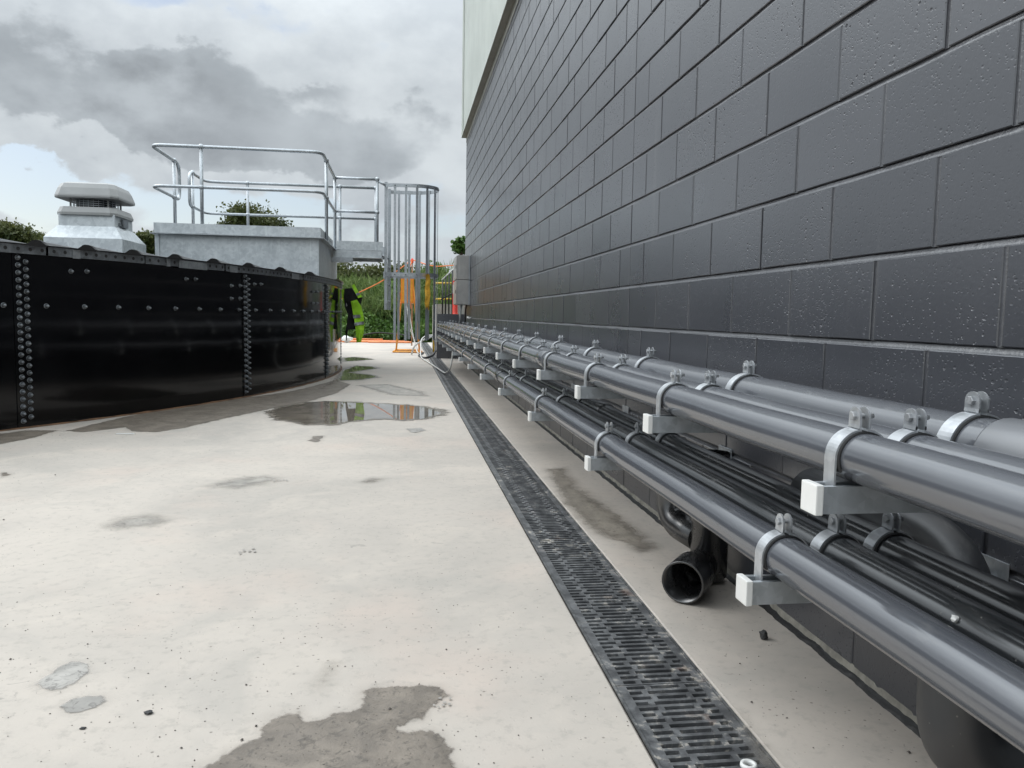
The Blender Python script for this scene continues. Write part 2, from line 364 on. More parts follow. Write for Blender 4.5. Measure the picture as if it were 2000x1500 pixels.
# ------------------------------------------------------------------ mesh builder
class MB:
    def __init__(s): s.v = []; s.f = []; s.sm = []
    def add(s, vs, fs, smooth=False):
        o = len(s.v); s.v += [tuple(v) for v in vs]; s.f += [tuple(i+o for i in f) for f in fs]; s.sm += [smooth]*len(fs); return s
    def box(s, x0, y0, z0, x1, y1, z1):
        vs = [(x0, y0, z0), (x1, y0, z0), (x1, y1, z0), (x0, y1, z0), (x0, y0, z1), (x1, y0, z1), (x1, y1, z1), (x0, y1, z1)]
        return s.add(vs, [(3, 2, 1, 0), (4, 5, 6, 7), (0, 1, 5, 4), (1, 2, 6, 5), (2, 3, 7, 6), (3, 0, 4, 7)])
    def cbox(s, x0, y0, z0, x1, y1, z1, c):
        """box with chamfered edges"""
        bm = bmesh.new(); bmesh.ops.create_cube(bm, size=1.0)
        for v in bm.verts:
            v.co = Vector((x0 if v.co.x < 0 else x1, y0 if v.co.y < 0 else y1, z0 if v.co.z < 0 else z1))
        bmesh.ops.bevel(bm, geom=bm.edges[:], offset=c, segments=2, affect='EDGES', profile=0.6)
        bm.verts.index_update()
        s.add([v.co for v in bm.verts], [[v.index for v in f.verts] for f in bm.faces]); bm.free(); return s
    def tube(s, pts, r, n=10, cap=True, smooth=True):
        pts = [Vector(p) for p in pts]; rs = r if isinstance(r, (list, tuple)) else [r]*len(pts)
        vs = []; fs = []; prev = None
        for i, p in enumerate(pts):
            d = (pts[min(i+1, len(pts)-1)]-pts[max(i-1, 0)]).normalized()
            if prev is None:
                a = Vector((0, 0, 1)) if abs(d.z) < 0.9 else Vector((1, 0, 0))
                u = a.cross(d).normalized()
            else: u = (prev-d*prev.dot(d)).normalized()
            prev = u; w = d.cross(u)
            for k in range(n):
                t = 2*math.pi*k/n; vs.append(p+(u*math.cos(t)+w*math.sin(t))*rs[i])
        for i in range(len(pts)-1):
            for k in range(n):
                a = i*n+k; b = i*n+(k+1) % n; fs.append((a, b, b+n, a+n))
        s.add(vs, fs, smooth)
        if cap:
            m = len(s.v)-len(vs)
            s.f.append(tuple(m+k for k in reversed(range(n)))); s.sm.append(False)
            s.f.append(tuple(m+len(vs)-n+k for k in range(n))); s.sm.append(False)
        return s
    def lathe(s, prof, origin, axis, n=12, smooth=True, cap0=False, cap1=False):
        """prof: [(radius, height along axis)]"""
        o = Vector(origin); ax = Vector(axis).normalized()
        a = Vector((0, 0, 1)) if abs(ax.z) < 0.9 else Vector((1, 0, 0))
        u = a.cross(ax).normalized(); w = ax.cross(u); vs = []; fs = []
        for r, h in prof:
            for k in range(n):
                t = 2*math.pi*k/n; vs.append(o+ax*h+(u*math.cos(t)+w*math.sin(t))*r)
        for i in range(len(prof)-1):
            for k in range(n):
                p = i*n+k; q = i*n+(k+1) % n; fs.append((p, q, q+n, p+n))
        m = len(s.v); s.add(vs, fs, smooth)
        if cap0: s.f.append(tuple(m+k for k in reversed(range(n)))); s.sm.append(False)
        if cap1: s.f.append(tuple(m+len(vs)-n+k for k in range(n))); s.sm.append(False)
        return s
    def mesh(s, name, mat):
        me = bpy.data.meshes.new(name); me.from_pydata(s.v, [], s.f)
        me.polygons.foreach_set('use_smooth', s.sm); me.materials.append(MAT[mat]); me.update(); return me
    def build(s, name, mat, parent=None): return obj(name, s.mesh(name, mat), parent)

def obj(name, me, parent=None, loc=None):
    o = bpy.data.objects.new(name, me); COL.objects.link(o)
    if parent: o.parent = parent
    if loc is not None: o.location = loc
    return o
def tag(o, label, cat, group=None):
    o['label'] = label; o['category'] = cat
    if group: o['group'] = group
    return o
def thing(name, label, cat, loc=(0, 0, 0), group=None):
    o = bpy.data.objects.new(name, None); COL.objects.link(o); o.location = loc; o.empty_display_size = 0.2
    return tag(o, label, cat, group)
def struct(o): o['kind'] = 'structure'; return o
def stuff(o): o['kind'] = 'stuff'; return o
def child_at(name, me, parent, loc):
    """child whose loc is given in world space (parents carry only a translation)"""
    o = obj(name, me, parent); o.location = Vector(loc)-world_loc(parent); return o
def world_loc(o):
    l = Vector((0, 0, 0))
    while o is not None: l += o.location; o = o.parent
    return l
def arc_fillet(pts, r, n=6):
    """round the corners of a polyline"""
    pts = [Vector(p) for p in pts]; out = [pts[0]]
    for i in range(1, len(pts)-1):
        a = (pts[i-1]-pts[i]); b = (pts[i+1]-pts[i]); rr = min(r, a.length*0.49, b.length*0.49)
        p0 = pts[i]+a.normalized()*rr; p1 = pts[i]+b.normalized()*rr
        for k in range(n+1):
            t = k/n; out.append(p0*(1-t)**2+pts[i]*2*t*(1-t)+p1*t*t)
    out.append(pts[-1]); return out
ORD = ['nearest the camera', 'second', 'third', 'fourth', 'fifth', 'sixth', 'seventh', 'eighth', 'ninth', 'tenth', 'eleventh', 'twelfth', 'thirteenth',
       'fourteenth', 'fifteenth', 'sixteenth', 'seventeenth', 'eighteenth', 'nineteenth', 'twentieth']

# ================================================================== SETTING: ground
XW = 1.089                      # wall face
GX0, GX1 = 0.490, 0.727         # drain channel
SLAB_END = 24.15; J1, J2 = 15.1, 18.75
def terrain():
    xs = np.concatenate([[-900, -300, -120, -60], np.arange(-34, 20.1, 1.0), [40, 100, 300, 900]])
    ys = np.concatenate([[-900, -200, -60, -20], np.arange(-8, 40.1, 0.8), [45, 55, 80, 140, 300, 900]])
    v = []; f = []
    for y in ys:
        for x in xs:
            t = min(max((y-24.6)/4.5, 0), 1); t = t*t*(3-2*t)
            z = -0.16+1.55*t+0.25*math.sin(x*0.7+y*0.4)*t+(0.15*math.sin(x*0.21) * t)
            if y > 45: z = 1.2-(y-45)*0.002
            v.append((x, y, max(z, -0.6)))
    nx = len(xs)
    for j in range(len(ys)-1):
        for i in range(nx-1): a = j*nx+i; f.append((a, a+1, a+1+nx, a+nx))
    m = MB(); m.add(v, f, True); struct(m.build('ground', 'grassy_soil'))
terrain()
def slab(x0, y0, x1, y1):
    m = MB(); c = 0.006
    vs = [(x0, y0, -0.3), (x1, y0, -0.3), (x1, y1, -0.3), (x0, y1, -0.3), (x0, y0, -c), (x1, y0, -c), (x1, y1, -c), (x0, y1, -c),
          (x0+c, y0+c, 0), (x1-c, y0+c, 0), (x1-c, y1-c, 0), (x0+c, y1-c, 0)]
    m.add(vs, [(0, 1, 5, 4), (1, 2, 6, 5), (2, 3, 7, 6), (3, 0, 4, 7), (4, 5, 9, 8), (5, 6, 10, 9), (6, 7, 11, 10), (7, 4, 8, 11), (8, 9, 10, 11)])
    return struct(m.build('concrete_slab', 'concrete'))
for y0, y1 in ((-7, J1-0.009), (J1+0.009, J2-0.012), (J2+0.012, SLAB_END)):
    slab(-26, y0, GX0, y1)
    slab(GX1, y0, XW+0.02, y1)

# ---- damp patches and puddles: thin sheets with an outline of their own
def sheet(name, outline, mat, z, cell, margin, label=None):
    pts = np.array([(p[0], p[1]) for p in outline])
    lo = pts.min(0)-margin; hi = pts.max(0)+margin
    nx = int((hi[0]-lo[0])/cell)+1; ny = int((hi[1]-lo[1])/cell)+1
    gx, gy = np.meshgrid(np.linspace(lo[0], hi[0], nx), np.linspace(lo[1], hi[1], ny)); q = np.c_[gx.ravel(), gy.ravel()]
    dmin = np.full(len(q), 1e9); ins = np.zeros(len(q), bool)
    for a, b in zip(pts, np.roll(pts, -1, 0)):
        ab = b-a; t = np.clip(((q-a)@ab)/max(ab@ab, 1e-12), 0, 1); dmin = np.minimum(dmin, np.linalg.norm(q-(a+t[:, None]*ab), axis=1))
        cr = (a[1] > q[:, 1]) != (b[1] > q[:, 1])
        with np.errstate(divide='ignore', invalid='ignore'): xi = (b[0]-a[0])*(q[:, 1]-a[1])/(b[1]-a[1])+a[0]
        ins ^= cr & (q[:, 0] < xi)
    s = np.where(ins, dmin, -dmin)
    idx = np.arange(nx*ny).reshape(ny, nx)
    fa = np.stack([idx[:-1, :-1], idx[:-1, 1:], idx[1:, 1:], idx[1:, :-1]], -1).reshape(-1, 4)
    keep = (s[fa].max(1) > -margin*0.9); fa = fa[keep]
    used = np.unique(fa); mp = -np.ones(nx*ny, int); mp[used] = np.arange(len(used))
    me = bpy.data.meshes.new(name); me.from_pydata([(x, y, 0) for x, y in q[used]], [], mp[fa].tolist())
    at = me.attributes.new('sdf', 'FLOAT', 'POINT'); at.data.foreach_set('value', s[used].astype(np.float32)); me.materials.append(MAT[mat])
    o = obj(name, me, None, (0, 0, z)); return struct(o)
def px_outline(L): return [on_z(x, y)[:2] for x, y in L]
sheet('damp_patch', [(-2.34, 5.84), (-2.21, 6.57), (-2.1, 6.97), (-1.85, 7.68), (-1.44, 8.25), (-1.2, 8.75), (-1.05, 9.3), (-.85, 10.2), (-0.62, 9.6), (-0.70, 8.54), (-0.91, 7.69), (-1.15, 7.15), (-1.43, 6.41), (-1.58, 5.96), (-1.73, 5.74), (-1.91, 5.80), (-2.0, 6.0), (-2.2, 5.75)], 'damp', 0.0012, 0.02, 0.12)
sheet('damp_patch', [(-3.2, 4.5), (-2.9, 5.4), (-2.62, 5.86), (-2.40, 5.86), (-2.42, 5.5), (-2.52, 5.2), (-2.62, 5.0), (-2.9, 4.4)], 'damp', 0.0012, 0.02, 0.10)
sheet('puddle', px_outline([(514, 803), (560, 791), (600, 785), (640, 783), (700, 785), (760, 788), (820, 792), (868, 800), (880, 808), (840, 819), (790, 823), (740, 820), (700, 824), (650, 831), (590, 831), (560, 824), (530, 820)]), 'water', 0.0024, 0.02, 0.12)
sheet('puddle', px_outline([(666, 722), (690, 714), (735, 716), (742, 720), (715, 724), (690, 728), (730, 732), (745, 737), (705, 743), (665, 744), (652, 748), (630, 760), (655, 738)]), 'water', 0.0024, 0.03, 0.12)
sheet('puddle', px_outline([(666, 699), (690, 697), (716, 699), (735, 702), (700, 705), (668, 707)]), 'water', 0.0024, 0.03, 0.12)
sheet('puddle', px_outline([(795, 838), (822, 836), (834, 841), (812, 846), (800, 845)]), 'water_thin', 0.0024, 0.012, 0.05)
sheet('damp_patch', [(-0.40, 1.30), (-0.37, 1.47), (-0.33, 1.53), (-0.29, 1.575), (-0.305, 1.61), (-0.28, 1.66), (-0.22, 1.665), (-0.2, 1.64), (-0.16, 1.64), (-0.09, 1.68), (-0.10, 1.75), (-0.03, 1.77), (0.04, 1.765), (0.08, 1.755), (0.108, 1.71), (0.06, 1.65), (0.05, 1.61), (-0.0, 1.575), (0.06, 1.56), (0.09, 1.52), (0.115, 1.42), (0.13, 1.30)], 'damp', 0.0012, 0.006, 0.05)
sheet('damp_patch', px_outline([(612, 1340), (625, 1315), (650, 1297), (660, 1302), (645, 1325), (652, 1335), (625, 1345)]), 'damp_brown', 0.0012, 0.005, 0.05)
sheet('puddle', px_outline([(66, 1338), (88, 1318), (120, 1302), (140, 1293), (168, 1298), (170, 1315), (150, 1335), (120, 1350), (92, 1352)]), 'water_thin', 0.0016, 0.006, 0.03)
sheet('puddle', px_outline([(118, 1382), (140, 1366), (175, 1357), (205, 1357), (216, 1370), (190, 1384), (150, 1394), (130, 1396)]), 'water_thin', 0.0016, 0.006, 0.03)
sheet('damp_patch', px_outline([(1062, 915), (1105, 913), (1140, 955), (1200, 995), (1245, 1025), (1292, 1072), (1252, 1085), (1205, 1062), (1140, 1032), (1095, 985)]), 'damp_brown', 0.0012, 0.012, 0.10)
sheet('damp_patch', px_outline([(395, 950), (440, 935), (520, 928), (560, 933), (520, 948), (460, 957)]), 'damp_faint', 0.0012, 0.015, 0.12)
sheet('damp_patch', px_outline([(200, 1025), (230, 1008), (300, 1003), (352, 1012), (300, 1030), (225, 1036)]), 'damp_faint', 0.0012, 0.015, 0.10)
sheet('damp_patch', px_outline([(700, 941), (725, 933), (757, 934), (740, 942), (710, 946)]), 'damp_brown', 0.0012, 0.012, 0.06)
sheet('damp_patch', px_outline([(600, 862), (612, 852), (632, 851), (622, 866)]), 'damp', 0.0012, 0.012, 0.04)
sheet('damp_patch', px_outline([(0, 935), (0, 921), (20, 923), (14, 932)]), 'damp', 0.0012, 0.012, 0.05)
sheet('damp_patch', px_outline([(1420, 1375), (1440, 1385), (1500, 1470), (1515, 1500), (1495, 1500), (1460, 1440)]), 'damp_brown', 0.0012, 0.006, 0.05)
sheet('damp_patch', px_outline([(690, 752), (760, 750), (830, 765), (840, 775), (760, 772)]), 'damp_faint', 0.0012, 0.03, 0.12)
# boot prints: rows of small wet lugs
def boot_print(px, py, ang, k=1.0):
    c = on_z(px, py); m = MB()
    for i in range(5):
        for j in range(3):
            if random.random() < 0.25: continue
            u = (i-2)*0.022*k; w = (j-1)*0.025*k+(0.008 if i % 2 else 0)
            x = c.x+u*math.cos(ang)-w*math.sin(ang); y = c.y+u*math.sin(ang)+w*math.cos(ang)
            a, b = random.uniform(0.006, 0.010)*k, random.uniform(0.009, 0.014)*k
            n = 7; m.add([(x+a*math.cos(t*2*math.pi/n)*random.uniform(.7, 1.1), y+b*math.sin(t*2*math.pi/n)*random.uniform(.7, 1.1), 0.004) for t in range(n)], [tuple(range(n))])
    me = m.mesh('boot_print', 'boot_wet'); struct(obj('boot_print', me))
simple('boot_wet', (0.36, 0.335, 0.305), 0.5, var=0.2)
boot_print(487, 1078, 0.3, 0.75); boot_print(868, 1375, 0.9, 0.5); boot_print(548, 940, 0.2, 0.7)

# loose grit over the slab
def grit():
    m = MB()
    for i in range(1500):
        y = 1.3+7.5*random.random()**1.7; x = random.uniform(-0.45*y-0.2, 1.05)
        if GX0-.01 < x < GX1+.01: continue
        if mnoise.noise(Vector((x*1.3, y*1.3, 3))) < -0.15 and random.random() < .8: continue
        r = random.uniform(0.0008, 0.0022)*(2.2 if random.random() < .035 else 1)
        if math.hypot(x+11.075, y-11.65) < 10.16: continue
        p = Vector((x, y, r*0.5)); a = random.random()*6
        vs = [p+Vector((math.cos(a+k*1.57)*r*random.uniform(.7, 1.3), math.sin(a+k*1.57)*r*random.uniform(.7, 1.3), 0)) for k in range(4)]+[p+Vector((0, 0, r*0.7)), p-Vector((0, 0, r*.5))]
        m.add(vs, [(0, 1, 4), (1, 2, 4), (2, 3, 4), (3, 0, 4), (1, 0, 5), (2, 1, 5), (3, 2, 5), (0, 3, 5)])
    stuff(m.build('grit', 'grit'))
grit()

# ================================================================== trench drain
def drain():
    root = thing('trench_drain', 'long dark cast iron slotted trench drain let into the concrete beside the pipes', 'drain', (GX0, 1.0, 0))
    m = MB(); zb = -0.16
    m.add([(GX0, -2, 0), (GX0, SLAB_END, 0), (GX0, SLAB_END, zb), (GX0, -2, zb), (GX1, -2, zb), (GX1, SLAB_END, zb), (GX1, SLAB_END, 0), (GX1, -2, 0)], [(0, 1, 2, 3), (3, 2, 5, 4), (4, 5, 6, 7)])
    # step edge rails the grates sit in
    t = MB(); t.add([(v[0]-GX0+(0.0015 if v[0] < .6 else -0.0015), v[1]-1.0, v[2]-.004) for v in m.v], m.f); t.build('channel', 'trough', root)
    r = MB()
    for x0, x1 in ((0.0016, 0.007), (GX1-GX0-0.007, GX1-GX0-0.0016)):
        r.box(x0, -3, -0.03, x1, SLAB_END-1.0, 0.0008)
    r.build('edge_rail', 'cast_iron', root)
    # one grate, 0.5 m long, slots across in three columns with alternating lengths
    W = GX1-GX0-0.018; L = 0.498; rows = 20; pitch = L/rows; sl = 0.0142; th = 0.02
    g = MB(); xs0 = 0.009
    colsA = [(0.022, 0.066), (0.080, 0.150), (0.164, W-0.020)]
    colsB = [(0.022, 0.052), (0.066, 0.164), (0.178, W-0.020)]
    def plate(x0, y0, x1, y1): g.box(xs0+x0, y0, -th, xs0+x1, y1, -0.0015)
    plate(0, 0, 0.016, L); plate(W-0.016, 0, W, L)
    for k in range(rows):
        y = k*pitch; ya = y+(pitch-sl)/2; yb = ya+sl
        plate(0.016, y, W-0.016, ya); plate(0.016, yb, W-0.016, y+pitch)
        cols = colsA if k % 2 else colsB; xx = 0.016
        for a, b in cols: plate(xx, ya, a, yb); xx = b
        plate(xx, ya, W-0.016, yb)
    me = g.mesh('grate', 'cast_iron')
    # a coarser copy for the far ones
    for i in range(47):
        y = 0.72+i*0.5
        o = obj('grate', me, root); o.location = (0.0, y-1.0, random.uniform(-0.001, 0.0008))
        o.rotation_euler.z = random.uniform(-0.0015, 0.0015)
drain()

# ================================================================== building
COURSE0, CH, BL, YJ = 0.013, 0.2, 0.4, 0.110
NROW = 20; WY0, WY1 = -1.2, 14.11; CTRL = 3.722
def building():
    root = thing('building', 'dark grey painted concrete block building with pale ribbed cladding above', 'building', (XW, WY1, 0))
    R = Vector(root.location); g = 0.006          # half joint
    # solid core behind the blocks
    m = MB(); m.box(XW+0.016-R.x, WY0-R.y, -0.2, XW+0.2-R.x, 0.0, COURSE0+NROW*CH+.02); core = m.build('wall', 'painted_mortar', root)
    m = MB(); m.box(XW+0.21-R.x, WY0-R.y, -0.2, XW+7-R.x, -.002, COURSE0+NROW*CH+.02); m.build('wall', 'painted_mortar', root)
    mor = MB()
    # bed joints: concave tooled strips with a wavering edge
    prof = [(0.0135, 0.0046), (0.0068, 0.0042), (0.0070, 0.0012), (0.0062, -0.0010), (0.0036, -0.0046), (0.0012, -0.0088), (0.0012, -0.0115)]
    ny = int((WY1-WY0)/0.05)
    for k in range(NROW+1):
        z = COURSE0+k*CH; vs = []; fs = []
        for j in range(ny+1):
            y = WY0+(WY1-WY0)*j/ny
            wv = 0.0016*mnoise.noise(Vector((y*2.2, k*5.1, 0)))+0.0009*mnoise.noise(Vector((y*9, k*3.3, 4)))
            for q, (dx, dz) in enumerate(prof): vs.append((XW+dx+0.001*mnoise.noise(Vector((y*6, k*2.2, q))), y, z+dz+wv*(1 if q else 0)))
        n = len(prof)
        for j in range(ny):
            for q in range(n-1): a = j*n+q; fs.append((a, a+1, a+1+n, a+n))
        mor.add([(v[0]-R.x, v[1]-R.y, v[2]) for v in vs], fs, True)
    # block meshes by length; perpend mortar strips
    cache = {}
    def block_mesh(w, var):
        key = (round(w, 3), var)
        if key in cache: return cache[key]
        r = random.Random(var*13+int(w*1000)); h = CH-0.005-0.0095; d = 0.0020
        bm = MB(); nyc = 4 if w > 0.25 else 2
        # outline wobble along the top and bottom arrises
        jt = [0, ]+[r.uniform(-.0007, .0007) for _ in range(nyc-1)]+[0]
        lines = []
        for (xx, zz, ins) in ((0.014, 0, 0), (d, 0, 0), (0, 0, d)):
            lo = [(xx, ins+(w-2*ins)*i/nyc, ins-h/2+(jt[i] if xx < .01 else 0)) for i in range(nyc+1)]
            hi = [(xx, ins+(w-2*ins)*i/nyc, h/2-ins+(jt[nyc-i] if xx < .01 else 0)) for i in range(nyc+1)]
            lines.append((lo, hi))
        vs = []; 
        for lo, hi in lines: vs += lo+hi
        n = nyc+1; fs = []
        ring = lambda L: [L*2*n+i for i in range(n)]+[L*2*n+n+i for i in reversed(range(n))]
        for L in (0, 1):
            a, b = ring(L), ring(L+1)
            for i in range(2*n): j = (i+1) % (2*n); fs.append((a[i], b[i], b[j], a[j]))
        for i in range(nyc): fs.append((4*n+i, 4*n+n+i, 4*n+n+i+1, 4*n+i+1))
        bm.add(vs, fs); cache[key] = bm; return bm
    blocks = []
    for k in range(NROW):
        par = 0.0 if k % 2 == 0 else 0.2
        cuts = [WY0]; y = YJ+par-BL*10
        while y < WY1:
            if y > WY0+0.02: cuts.append(y)
            y += BL
        # control joint: a straight joint through every course
        if min(abs(c-CTRL) for c in cuts) > 0.05: cuts = sorted(cuts+[CTRL])
        else: cuts = [CTRL if abs(c-CTRL) < 0.05 else c for c in cuts]
        if WY1-cuts[-1] < 0.05: cuts[-1] = WY1
        else: cuts.append(WY1)
        cz = COURSE0+(k+0.5)*CH-0.00225
        for a, b in zip(cuts[:-1], cuts[1:]):
            blocks.append((a+g*(0 if a == WY0 else 1), b-g*(0 if b == WY1 else 1), cz, k))
        for c in cuts[1:-1]:
            dep = 0.011 if c == CTRL else random.choice([0.002, 0.0025, 0.0035, 0.005, 0.0075]); hh = CH/2-0.0062
            y0, y1 = c-g-.0005, c+g+.0005
            vs = []
            for zz in (cz-hh, cz-hh/3, cz+hh/3, cz+hh):
                w = random.uniform(-.0008, .0008)
                vs += [(XW+0.0135-R.x, y0-R.y, zz), (XW+dep*.5+.0004-R.x, y0+.0015-R.y, zz), (XW+dep-R.x, c+w-R.y, zz), (XW+dep*.5+.0004-R.x, y1-.0015-R.y, zz), (XW+.0135-R.x, y1-R.y, zz)]
            mor.add(vs, [(i*5+j, i*5+j+1, i*5+j+6, i*5+j+5) for i in range(3) for j in range(4)], True)
    o = mor.build('mortar', 'painted_mortar', root)
    # the 300 that show largest become objects of their own
    def vis(bk):
        a, b, cz, k = bk
        c = to_px((XW, (a+b)/2, cz)); e = to_px((XW, a, cz)); f = to_px((XW, b, cz))
        if c[2] < 0.3 or e[2] < .2: return 0
        if min(e[0], f[0]) > 2000 or c[1] < -F_PX*0.12/c[2] or c[0] < 0: return 0
        return abs(e[0]-f[0])*F_PX*CH/c[2]
    blocks.sort(key=vis, reverse=True)
    rest = MB(); meshes = {}
    for i, (a, b, cz, k) in enumerate(blocks):
        var = random.randrange(4); bm = block_mesh(b-a, var); off = random.uniform(-0.0012, 0.0010)
        if i < 300:
            key = (round(b-a, 3), var)
            if key not in meshes: meshes[key] = bm.mesh('block', 'painted_block')
            ob = obj('block', meshes[key], core); ob.location = (XW+off-R.x, a-R.y, cz)
            ob.rotation_euler = (0, random.uniform(-.003, .003), random.uniform(-.0015, .0015))
        else:
            rest.add([(v[0]+XW+off-R.x, v[1]+a-R.y, v[2]+cz) for v in bm.v], bm.f)
    stuff(rest.build('block', 'painted_block', core))
    # end face of the wall (returning away from the camera) is the core itself; metal cladding over the block
    zc0 = COURSE0+NROW*CH-0.0; zt = 7.6
    m = MB(); xs = XW-0.045; pts = []; y = WY0
    while y < WY1+0.03:                       # ribbed profile
        for dy, dx in ((0, 0), (0.060, 0), (0.066, -0.012), (0.090, -0.012), (0.096, 0)): pts.append((xs+dx, min(y+dy, WY1+.04)))
        y += 0.102
    vs = []
    for x, y in pts: vs += [(x-R.x, y-R.y, zc0-0.03), (x-R.x, y-R.y, zt)]
    m.add(vs, [(2*i, 2*i+1, 2*i+3, 2*i+2) for i in range(len(pts)-1)]); m.build('cladding', 'cladding_white', root)
    m = MB(); m.box(XW-0.025-R.x, WY0-R.y, zc0-.02, XW+7-R.x, 0.04, zt); m.build('upper_wall', 'cladding_white', root)
    m = MB(); m.box(XW-0.085-R.x, WY1+.042-R.y, zc0-.03, XW+.06-R.x, WY1+.075-R.y, zt); m.build('corner_flashing', 'cladding_white', root)
    m = MB(); m.box(XW-0.085-R.x, WY0-R.y, zc0-.040, XW-.001-R.x, .06, zc0-.032); m.box(XW-.006-R.x, WY0-R.y, zc0-.13, XW-.002-R.x, .0, zc0-.041)
    m.build('base_flashing', 'flashing', root)
    # rough sealant bead along the foot, and the raw cement line above it
    for nm, mt, x0, z0, z1, amp, sd in (('sealant_bead', 'sealant', XW-0.020, 0.0, 0.012, 0.007, 1), ('cement_fillet', 'cement_raw', XW-0.008, 0.004, 0.034, 0.007, 9)):
        m = MB(); vs = []; n = 700
        for j in range(n+1):
            y = 0.7+(WY1-.7)*(j/n)**1.6; w = amp*mnoise.noise(Vector((y*11, sd, 0)))+amp*.6*mnoise.noise(Vector((y*37, sd, 3)))
            vs += [(x0+w-R.x, y-R.y, -.002), (x0+w*.6+.006-R.x, y-R.y, z1*.75+w*.4), (x0+.018-R.x, y-R.y, z1+w), (XW+.010-R.x, y-R.y, z1+w*1.3+.006)]
        m.add(vs, [(4*j+q, 4*j+q+1, 4*j+q+5, 4*j+q+4) for j in range(n) for q in range(3)], True); m.build(nm, mt, root)
building()

# ================================================================== pipes and brackets
PX = {'u': [(0.678, 0.0381), (0.768, 0.0370), (0.868, 0.0500)], 'l': [(0.678, 0.0386), (0.780, 0.0380), (0.886, 0.0390)]}
SZ = {'u': 0.617, 'l': 0.398}                     # strut top heights
PIPE_END = 15.25
def pipes():
    lab = {'u': ['mid grey plastic pipe along the outer edge of the upper rack', 'mid grey plastic pipe in the middle of the upper rack', 'thick grey plastic pipe of the upper rack nearest the wall'],
           'l': ['grey plastic pipe along the outer edge of the lower rack', 'dark plastic pipe in the middle of the lower rack', 'dark plastic pipe of the lower rack nearest the wall']}
    coup = {('u', 0): [3.66, 8.9], ('u', 1): [6.2, 11.0], ('u', 2): [0.93, 7.4], ('l', 0): [5.38, 9.6], ('l', 1): [5.30, 8.0], ('l', 2): [3.4, 8.6]}
    for lv in 'ul':
        for i, (x, r) in enumerate(PX[lv]):
            z = SZ[lv]+r+0.002
            t = thing('pipe', lab[lv][i], 'pipe', (x, 0, z), 'pipes along the wall')
            m = MB(); n = 60; pts = []
            for j in range(n+1):
                y = -1.0+(PIPE_END+1.0)*j/n
                sag = 0.0012*math.sin(y*2*math.pi/0.8) if y > 0 else 0
                pts.append((0.002*mnoise.noise(Vector((y*.8, i*3.1, 1.0 if lv == 'u' else 7.))), y, sag))
            m.tube(pts, r, 40); m.build('pipe_run', 'grey_pvc' if (lv == 'u' or i == 0) else 'dark_pvc', t)
            for y in coup[(lv, i)]:
                c = MB(); L = 0.075 if y > 1.1 else 0.085
                c.lathe([(r, -L), (r+.0060, -L), (r+.0066, -L+.003), (r+.0066, L-.003), (r+.0060, L), (r, L)], (0, y, 0), (0, 1, 0), 36)
                c.build('coupling', 'light_pvc' if (lv, i) == ('u', 2) and y < 2 else ('grey_pvc' if lv == 'u' else 'dark_pvc'), t)
pipes()

